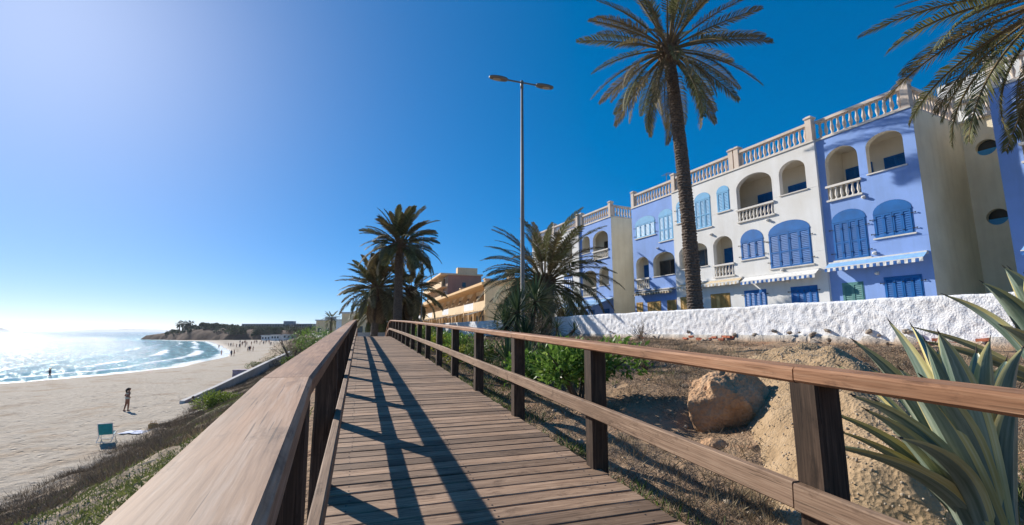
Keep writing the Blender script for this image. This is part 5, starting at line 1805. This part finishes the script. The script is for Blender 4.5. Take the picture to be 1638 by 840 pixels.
x, y = PL(67.0, -13.9)
b = MB(); b.box(-.85, .85, -.5, .5, -.4, .85); b.box(-.9, .9, -.55, .55, .852, .92)
o = b.build('concrete_block', M['graffiti'], loc=(x, y, zg(x, y)), rot=(0, 0, .1)); tag(o, 'spray-painted concrete block on the sand beyond the ramp wall', 'block')

# ------------------------------------------------------------------ beach things
_ys = 4.0 * 1.006 ** np.arange(0, 900)
def at_ground(u, v):
    r = np.array(P_at(u, v, 1.0))
    X, Y, Z = r[0] * _ys, r[1] * _ys, r[2] * _ys
    G = np.maximum(terrain(X, Y), SEA)
    k = int(np.argmax((Z < G) & (np.hypot(X, Y) > 20)))
    g = zg(X[k], Y[k])
    return (float(X[k]), float(Y[k]), max(g, SEA - .25))

def beach_chair():
    p = at_ground(169, 706)
    root = empty('beach_chair', (p[0], p[1], p[2]), R(28), 'low folding beach chair with a teal sling and white frame', 'chair')
    # local: the back leans towards -y (towards the boardwalk), seat runs to +y
    b = MB()
    for sx in (-.3, .3):
        b.tube([(sx, .55, .02), (sx, -.12, .34), (sx, -.5, .98)], .016, 6)
        b.tube([(sx, -.38, .0), (sx, .12, .34), (sx, .42, .42)], .016, 6)
        b.tube([(sx, .42, .42), (sx, -.25, .56)], .022, 6)
        b.tube([(sx, .45, .0), (sx, .38, .40)], .016, 6)
    for (yy, zz) in ((-.5, .98), (-.38, .02), (.55, .04), (.42, .40)):
        b.tube([(-.3, yy, zz), (.3, yy, zz)], .016, 6)
    b.build('frame', M['whitep'], root, True)
    def sheet(name, p0, p1, sag):
        q = MB(); n = 6; vs = []; fs = []
        for off in (0, -.006):
            for i in range(n + 1):
                t_ = i / n
                y_ = p0[0] + (p1[0] - p0[0]) * t_; z_ = p0[1] + (p1[1] - p0[1]) * t_ - sag * math.sin(math.pi * t_) + off
                vs += [(-.285, y_, z_), (.285, y_, z_)]
        m_ = (n + 1) * 2
        for i in range(n):
            a = i * 2
            fs.append((a, a + 1, a + 3, a + 2)); fs.append((m_ + a, m_ + a + 2, m_ + a + 3, m_ + a + 1))
        q.add(vs, fs); q.build(name, M['teal'], root)
    sheet('backrest', (-.10, .36), (-.49, .96), .03); sheet('seat', (-.10, .36), (.42, .40), .05)
beach_chair()

def towel():
    p = at_ground(218, 692)
    n = 14; V = []; F = []
    for i in range(n + 1):
        for j in range(n + 1):
            x = p[0] + (i / n - .5) * 1.5 + .25 * (j / n); y = p[1] + (j / n - .5) * .8 - .2 * (i / n)
            V.append((x, y, zg(x, y) + .06 + .05 * float(fbm(np.array([x * 3]), np.array([y * 3]), 3)[0])))
    for i in range(n):
        for j in range(n):
            a = i * (n + 1) + j
            F.append((a, a + n + 1, a + n + 2, a + 1))
    V = np.array(V) - np.array(p)
    o = link('beach_towel', fast_mesh('beach_towel', V, F, M['towel'], smooth=True), loc=p)
    sm = o.modifiers.new('thickness', 'SOLIDIFY'); sm.thickness = .012
    tag(o, 'crumpled pale blue beach towel spread at the foot of the dune', 'towel')
    q = at_ground(244, 686)
    root = empty('beach_bag', q, .4, 'brown straw beach bag lying beside the towel', 'bag')
    b = MB(); b.lathe([(.16, 0), (.22, .06), (.25, .2), (.23, .3), (.19, .31), (.17, .2)], 12); b.build('body', M['bag'], root, True)
    b = MB()
    for sx in (-1, 1):
        b.tube([(.1 * sx, .18, .28), (.1 * sx, .1, .45), (.1 * sx, -.1, .45), (.1 * sx, -.18, .28)], .012, 6)
    b.build('handle', M['bag'], root)
towel()

# ------------------------------------------------------------------ people
def body_mesh(name, caps, mat, voxel=.022):
    b = MB()
    for (p0, r0, p1, r1) in caps:
        p0, p1 = Vector(p0), Vector(p1)
        k = 6
        pts = [p0.lerp(p1, i / k) for i in range(k + 1)]
        rr = [r0 + (r1 - r0) * i / k for i in range(k + 1)]
        if (p1 - p0).length > 1e-4:
            b.tube(pts, rr, 10)
        b.ellipsoid(p0, (r0, r0, r0), 10); b.ellipsoid(p1, (r1, r1, r1), 10)
    tmp = b.build(name, mat)
    md = tmp.modifiers.new('r', 'REMESH'); md.mode = 'VOXEL'; md.voxel_size = voxel; md.use_smooth_shade = True
    sm = tmp.modifiers.new('s', 'SMOOTH'); sm.factor = .5; sm.iterations = 2
    dg = bpy.context.evaluated_depsgraph_get()
    me = bpy.data.meshes.new_from_object(tmp.evaluated_get(dg))
    bpy.data.objects.remove(tmp)
    me.name = name
    if not me.materials: me.materials.append(mat)
    return me

def standing(h=1.68, stride=.06, arm='rest', female=True, lean=0.0):
    k = h / 1.68
    hip = .95; c = []
    for s_ in (-1, 1):
        fx = stride * s_
        c += [((.085 * s_, 0, hip - .05), .10, (.09 * s_, fx * .6 - .02, .50), .066), ((.09 * s_, fx * .6 - .02, .50), .066, (.09 * s_, fx * 1.2, .10), .042), ((.09 * s_, fx * 1.2 + .03, .05), .042, (.095 * s_, fx * 1.2 - .12, .03), .032)]
    c += [((-.06, .01, hip), .125, (.06, .01, hip), .125), ((0, .01, hip + .04), .13, (0, 0, 1.15), .105), ((0, 0, 1.15), .11, (0, .0, 1.30), .125),
          ((-.10, 0, 1.36), .075, (.10, 0, 1.36), .075), ((0, .0, 1.36), .06, (0, -.015, 1.50), .05), ((0, -.02, 1.555), .088, (0, -.03, 1.60), .092), ((0, -.10, 1.565), .02, (0, -.115, 1.55), .016)]
    for s_ in (-1, 1):
        sh = (.165 * s_, 0, 1.36)
        if arm == 'rest': el = (.215 * s_, .03, 1.09); wr = (.20 * s_, -.07, .86); ha = (.195 * s_, -.10, .78)
        elif arm == 'hip': el = (.30 * s_, .08, 1.12); wr = (.17 * s_, -.08, 1.0); ha = (.11 * s_, -.11, 1.0)
        else: el = (.24 * s_, -.12, 1.10); wr = (.20 * s_, -.34, 1.05); ha = (.19 * s_, -.42, 1.04)
        c += [(sh, .055, el, .04), (el, .04, wr, .028), (wr, .03, ha, .03)]
        for f in range(4):
            hx = ha[0] + (f - 1.5) * .018 * 1.0
            c.append(((hx, ha[1], ha[2]), .011, (hx, ha[1] - .015, ha[2] - .075 + .006 * abs(f - 1.5)), .009))
        c.append(((ha[0] - .03 * s_, ha[1], ha[2] + .01), .011, (ha[0] - .055 * s_, ha[1] - .03, ha[2] - .035), .009))
    out = []
    for p0, r0, p1, r1 in c:
        f = lambda p: (p[0] * k, (p[1] - lean * p[2]) * k, p[2] * k)
        out.append((f(p0), r0 * k, f(p1), r1 * k))
    return out

def ring_cloth(name, z0, z1, rx, ry, mat, parent, cy=0.0, n=20, bulge=.01):
    b = MB(); vs = []; fs = []
    m = 5
    for i in range(m + 1):
        q = i / m
        for k in range(n):
            a = 2 * math.pi * k / n
            r_ = 1 + bulge * math.sin(math.pi * q)
            vs.append((rx * r_ * math.cos(a), cy + ry * r_ * math.sin(a), z0 + (z1 - z0) * q))
    for i in range(m):
        for k in range(n):
            k2 = (k + 1) % n
            fs.append((i * n + k, i * n + k2, (i + 1) * n + k2, (i + 1) * n + k))
    b.add(vs, fs)
    return b.build(name, mat, parent, True)

def person(label, base, rz, me, hair=None, cloth=None, h=1.68, group=None, mat=None):
    root = empty('person', base, rz, label, 'person', group)
    bo = link('body', me, root)
    k = h / 1.68
    if hair:
        b = MB(); b.ellipsoid((0, .0 * k, 1.60 * k), (.10 * k, .105 * k, .105 * k), 12)
        if hair == 'long': b.tube([(0, .06 * k, 1.62 * k), (0, .10 * k, 1.5 * k), (0, .095 * k, 1.34 * k)], [.08 * k, .075 * k, .03 * k], 10)
        b.build('hair', M['hair'], root, True)
    if cloth:
        for (nm, z0, z1, rx, ry, mt, cy) in cloth:
            ring_cloth(nm, z0 * k, z1 * k, rx * k, ry * k, M[mt], root, cy * k)
    return root

woman = body_mesh('body', standing(1.68, .07, 'hip', True, .03), M['skin'])
p = at_ground(201, 659)
person('person in a pale bikini standing on the open sand', p, R(150), woman, 'long', [('bikini_bottom', .90, 1.02, .205, .145, 'bikini', -.02), ('bikini_top', 1.24, 1.33, .14, .142, 'bikini', -.04)])
child = body_mesh('body', standing(1.5, .16, 'fwd', False, .10), M['skin2'])
p = at_ground(80, 603.5)
person('dark-clad person wading along the edge of the sea', (p[0], p[1], SEA - .12), R(-60), child, 'short', [('shorts', .72, 1.02, .215, .16, 'navy', -.09), ('shirt', 1.02, 1.40, .20, .15, 'navy', -.115)], 1.5)
# sunbather lying at the end of the ramp wall
lie = [((-.09, -.1, .12), .10, (-.10, -.55, .10), .065), ((-.10, -.55, .10), .065, (-.10, -.98, .07), .04), ((.09, -.1, .12), .10, (.10, -.55, .10), .065), ((.10, -.55, .10), .065, (.10, -.98, .07), .04),
       ((-.06, 0, .13), .12, (.06, 0, .13), .12), ((0, 0, .13), .12, (0, .3, .17), .11), ((0, .3, .17), .11, (0, .45, .26), .12), ((-.1, .5, .28), .07, (.1, .5, .28), .07), ((0, .5, .3), .055, (0, .58, .40), .05), ((0, .6, .46), .09, (0, .61, .5), .09),
       ((-.17, .5, .28), .05, (-.2, .62, .06), .035), ((-.2, .62, .06), .035, (-.05, .82, .05), .03), ((.17, .5, .28), .05, (.2, .62, .06), .035), ((.2, .62, .06), .035, (.05, .82, .05), .03)]
lm = body_mesh('body', lie, M['skin'])
p = at_ground(316, 646)
r_ = empty('person', p, R(70), 'person lying on the sand at the end of the ramp wall', 'person')
link('body', lm, r_)
b = MB(); b.ellipsoid((0, .585, .50), (.1, .1, .095), 12); b.build('hair', M['hair'], r_, True)
b = MB(); b.box(-.45, .45, -1.05, .9, .0, .03); o = b.build('beach_towel', M['aw_blue'], loc=(p[0], p[1], p[2] + .01), rot=(0, 0, R(70))); tag(o, 'dark blue towel under the person lying by the ramp wall', 'towel')

far_sk = [body_mesh('body', standing(1.7, .1, 'rest', False), M['skin'], .045), body_mesh('body', standing(1.65, .05, 'fwd', True), M['skin2'], .045), body_mesh('body', standing(1.75, .05, 'rest', False), M['navy'], .045)]
feet = [(350, 557.6), (354, 568.5), (369.6, 571), (374, 570), (365.4, 554), (369, 554.8), (372.6, 554.5), (378, 556.5), (383, 556.6), (384.2, 556.4), (396, 562.5), (398.4, 562.5), (400.6, 561.8), (404.4, 562.5), (392, 556)]
rs = random.Random(12)
for k in range(26):
    feet.append((rs.uniform(383, 452), rs.uniform(547.5, 553.5)))
for k, (u, v) in enumerate(feet):
    p = at_ground(u, v)
    inwater = p[2] < SEA + .02
    lb = 'bather standing in the shallow water far along the beach' if inwater else 'distant beachgoer standing on the sand towards the headland'
    root = empty('person', (p[0], p[1], SEA - .15 if inwater else p[2]), rs.uniform(0, 6.28), lb, 'person', 'bathers in the shallows' if inwater else 'people on the far beach')
    link('body', far_sk[k % 3], root)

# ------------------------------------------------------------------ headland, far trees, hotel
M['cliff'] = rock_mat('red_cliff_rock', ((.04, .02, .014), (.085, .042, .028), (.13, .075, .05)), .35, 1.0)
def headland():
    na, nc = 110, 40
    tip = np.array([-318., 396.]); root = np.array([-110., 312.])
    ax = root - tip; L = np.linalg.norm(ax); ax /= L; pr = np.array([ax[1], -ax[0]])
    V = np.zeros((na + 1, nc + 1, 3))
    for i in range(na + 1):
        q = i / na
        wd = 14 + 70 * min(1, q / .35)
        hh = 1.5 + 7.6 * min(1, (q / .30)) ** .8 - 1.0 * q - 4.5 * max(0, q - .45)
        for j in range(nc + 1):
            c = 2 * j / nc - 1
            off = c * wd
            x, y = tip + ax * L * q + pr * (off - wd * .8)
            e = (1 - abs(c)); f = min(1, e / .16) ** .55 * min(1, q / .03)
            V[i, j] = (x, y, SEA - .8 + (hh + .8) * f)
    X, Y = V[:, :, 0], V[:, :, 1]
    hgt = V[:, :, 2] - SEA
    V[:, :, 2] += (fbm(X * .05, Y * .05, 121) * 3.0 + fbm(X * .3, Y * .3, 122) * 2.2) * np.clip(hgt / 6, 0, 1)
    V[:, :, 0] += fbm(X * .22, Y * .22, 123) * 5; V[:, :, 1] += fbm(X * .22 + 50, Y * .22, 124) * 5
    m = nc + 1
    i = np.arange(na)[:, None] * m + np.arange(nc)[None, :]
    F = np.stack([i, i + 1, i + m + 1, i + m], -1).reshape(-1, 4)
    tag(link('headland', fast_mesh('headland', V.reshape(-1, 3), F, M['cliff'], smooth=True)), kind='structure')
    rq = np.random.default_rng(8)
    VV = []; FF = []; nn = 0
    for k in range(1100):
        a = int(na * (.16 + .84 * rq.random())); c_ = rq.integers(2, nc - 1)
        p = V[a, c_]; s_ = rq.uniform(.5, 1.3) * (.6 + .9 * a / na)
        P, Dv = cloud(rq, 46, (3.0 * s_, 3.0 * s_, 1.6 * s_), .5, 6)
        W_, F_ = diamonds(P + p + np.array([0, 0, .5]), Dv + rq.normal(size=P.shape) * .6, 1.3, .9, rq)
        VV.append(W_); FF.append(F_ + nn); nn += len(W_)
    o = link('headland_scrub', fast_mesh('headland_scrub', np.concatenate(VV), np.concatenate(FF), M['fartree']))
    tag(o, 'dark scrub and low trees covering the top of the far headland', 'scrub', kind='stuff')


rgt = np.random.default_rng(5)
P, Dv = cloud(rgt, 420, (3.6, 3.6, 3.0), .5, 9)
V, F = diamonds(P, Dv + rgt.normal(size=P.shape) * .6, 1.2, .8, rgt)
headland()
crown_me = fast_mesh('crown', V, F, M['fartree'])
b = MB(); b.tube([(0, 0, -5.5), (.1, 0, -2), (0, .1, 0)], [.35, .25, .15], 6); trunk_me = b.mesh('trunk', M['trunk'])
def far_tree(u, y, ztop, lb, s_):
    x = (u - 819) / 728 * y * 1.003
    root = empty('tree', (x, y, ztop - 8 * s_), rs.uniform(0, 6), lb, 'tree', 'trees on the far headland')
    link('crown', crown_me, root, (0, 0, 5.5 * s_), None, (s_ * rs.uniform(.9, 1.4), s_, s_))
    link('trunk', trunk_me, root, (0, 0, 5.5 * s_), None, (s_, s_, s_))
for k, (u, y, zt) in enumerate([(330, 372, 6.5), (338, 385, 6.2), (347, 378, 5.8), (352, 390, 6.4), (361, 380, 5.5), (368, 395, 5.4), (376, 385, 5.2), (318, 380, 4.6), (310, 385, 4.6), (384, 380, 4.8)]):
    far_tree(u, y, zt + 1.2, 'round dark tree on top of the far headland', rs.uniform(.8, 1.15))
for k, u in enumerate((294, 299, 306, 311)):
    y = 385; x = (u - 819) / 728 * y * 1.003
    palm('tiny far palm on the tip side of the headland', (x, y, 0.5), (x, y, 6.2 + .4 * (k % 2)), .5, .4, 4.0, 18, 80 + k, (60, -40), (.7, 1.3), ('fartree',), nleaf=9, ll=1.0, lw=.5, boots=False, group='palms on the far headland')
# wood in front of the hotel: reads as one mass
VV = []; FF = []; nn = 0
for k in range(150):
    u = rgt.uniform(372, 505); y = rgt.uniform(330, 440)
    x = (u - 819) / 728 * y
    zt = rgt.uniform(-2.5, 1.0)
    s_ = rgt.uniform(.7, 1.3)
    P, Dv = cloud(rgt, 150, (4.2 * s_, 4.2 * s_, 3.4 * s_), .5, 7)
    P = P + np.array([x, y, zt])
    V, F = diamonds(P, Dv + rgt.normal(size=P.shape) * .6, 1.6, 1.1, rgt)
    VV.append(V); FF.append(F + nn); nn += len(V)
o = link('far_wood', fast_mesh('far_wood', np.concatenate(VV), np.concatenate(FF), M['fartree'])); tag(o, 'belt of dark trees below the long hotel', 'trees', kind='stuff')

def hotel():
    y = 470
    x0, x1 = (388 - 819) / 728 * y, (505 - 819) / 728 * y
    root = empty('hotel', ((x0 + x1) / 2, y, -2.6), R(-4), 'long low grey hotel above the trees at the end of the bay', 'hotel')
    L = (x1 - x0) / 2
    b = MB(); b.box(-L, L, .8, 14, 0, 9.6); b.build('wall', M['glassd'], root)
    for k in range(4):
        b = MB(); b.box(-L, L, 0, 14.2, k * 3.1 + .0, k * 3.1 + 1.1 if k < 3 else k * 3.1 + .9); b.build('floor_band', M['hotelband'], root)
    n = 26
    pm = MB(); pm.box(-.2, .2, .1, .79, 0, 9.2); me = pm.mesh('partition', M['hotelband'])
    for k in range(n + 1): link('partition', me, root, (-L + .3 + (2 * L - .6) * k / n, 0, 0))
    b = MB(); b.box(-5, 5, 4, 10, 10.21, 13.0); b.build('roof_hut', M['hotelband'], root, loc=(L * .25, 0, 0))
M['hotelband'] = plain('hotel_grey_render', (.27, .27, .29), .9, nscale=.3)
hotel()
for k, (u, v, w, h, lb) in enumerate([(425, 541, 6, 2.6, 'white beach kiosk below the dark trees'), (440, 540, 5, 2.4, 'white flat-roofed house at the edge of the far beach'), (462, 539, 7, 2.2, 'long white beach bar next to the far dune')]):
    y = 300 - 12 * k; q = P_at(u, v, y)
    root = empty('beach_building', (q.x, q.y, q.z - 1.0), R(-5 + 8 * k), lb, 'building')
    b = MB(); b.box(-w / 2, w / 2, 0, 5, -3.5, h); b.build('wall', M['white'], root)
    b = MB(); b.box(-w / 2 - .3, w / 2 + .3, -.6, 6.3, h + .002, h + .35); b.build('roof', M['concrete'], root)
    for j in range(3):
        c = MB(); c.box(-.5, .5, -.05, -.003, .5, 1.7); c.build('window', M['glassd'], root, loc=(-w / 2 + w * (j + .5) / 3, 0, 0))

# ------------------------------------------------------------------ sea air
def haze():
    b = MB(); b.box(-14000, 9000, -400, 15500, SEA - 9, 20)
    m = bpy.data.materials.new('pale_sea_air'); m.use_nodes = True
    nt = m.node_tree
    nt.nodes.remove(nt.nodes['Principled BSDF'])
    v = nt.nodes.new('ShaderNodeVolumePrincipled')
    v.inputs['Color'].default_value = (.86, .92, 1.0, 1)
    v.inputs['Density'].default_value = .00009
    v.inputs['Anisotropy'].default_value = .3
    nt.links.new(v.outputs[0], nt.nodes['Material Output'].inputs['Volume'])
    o = b.build('haze', m); tag(o, kind='stuff')
haze()
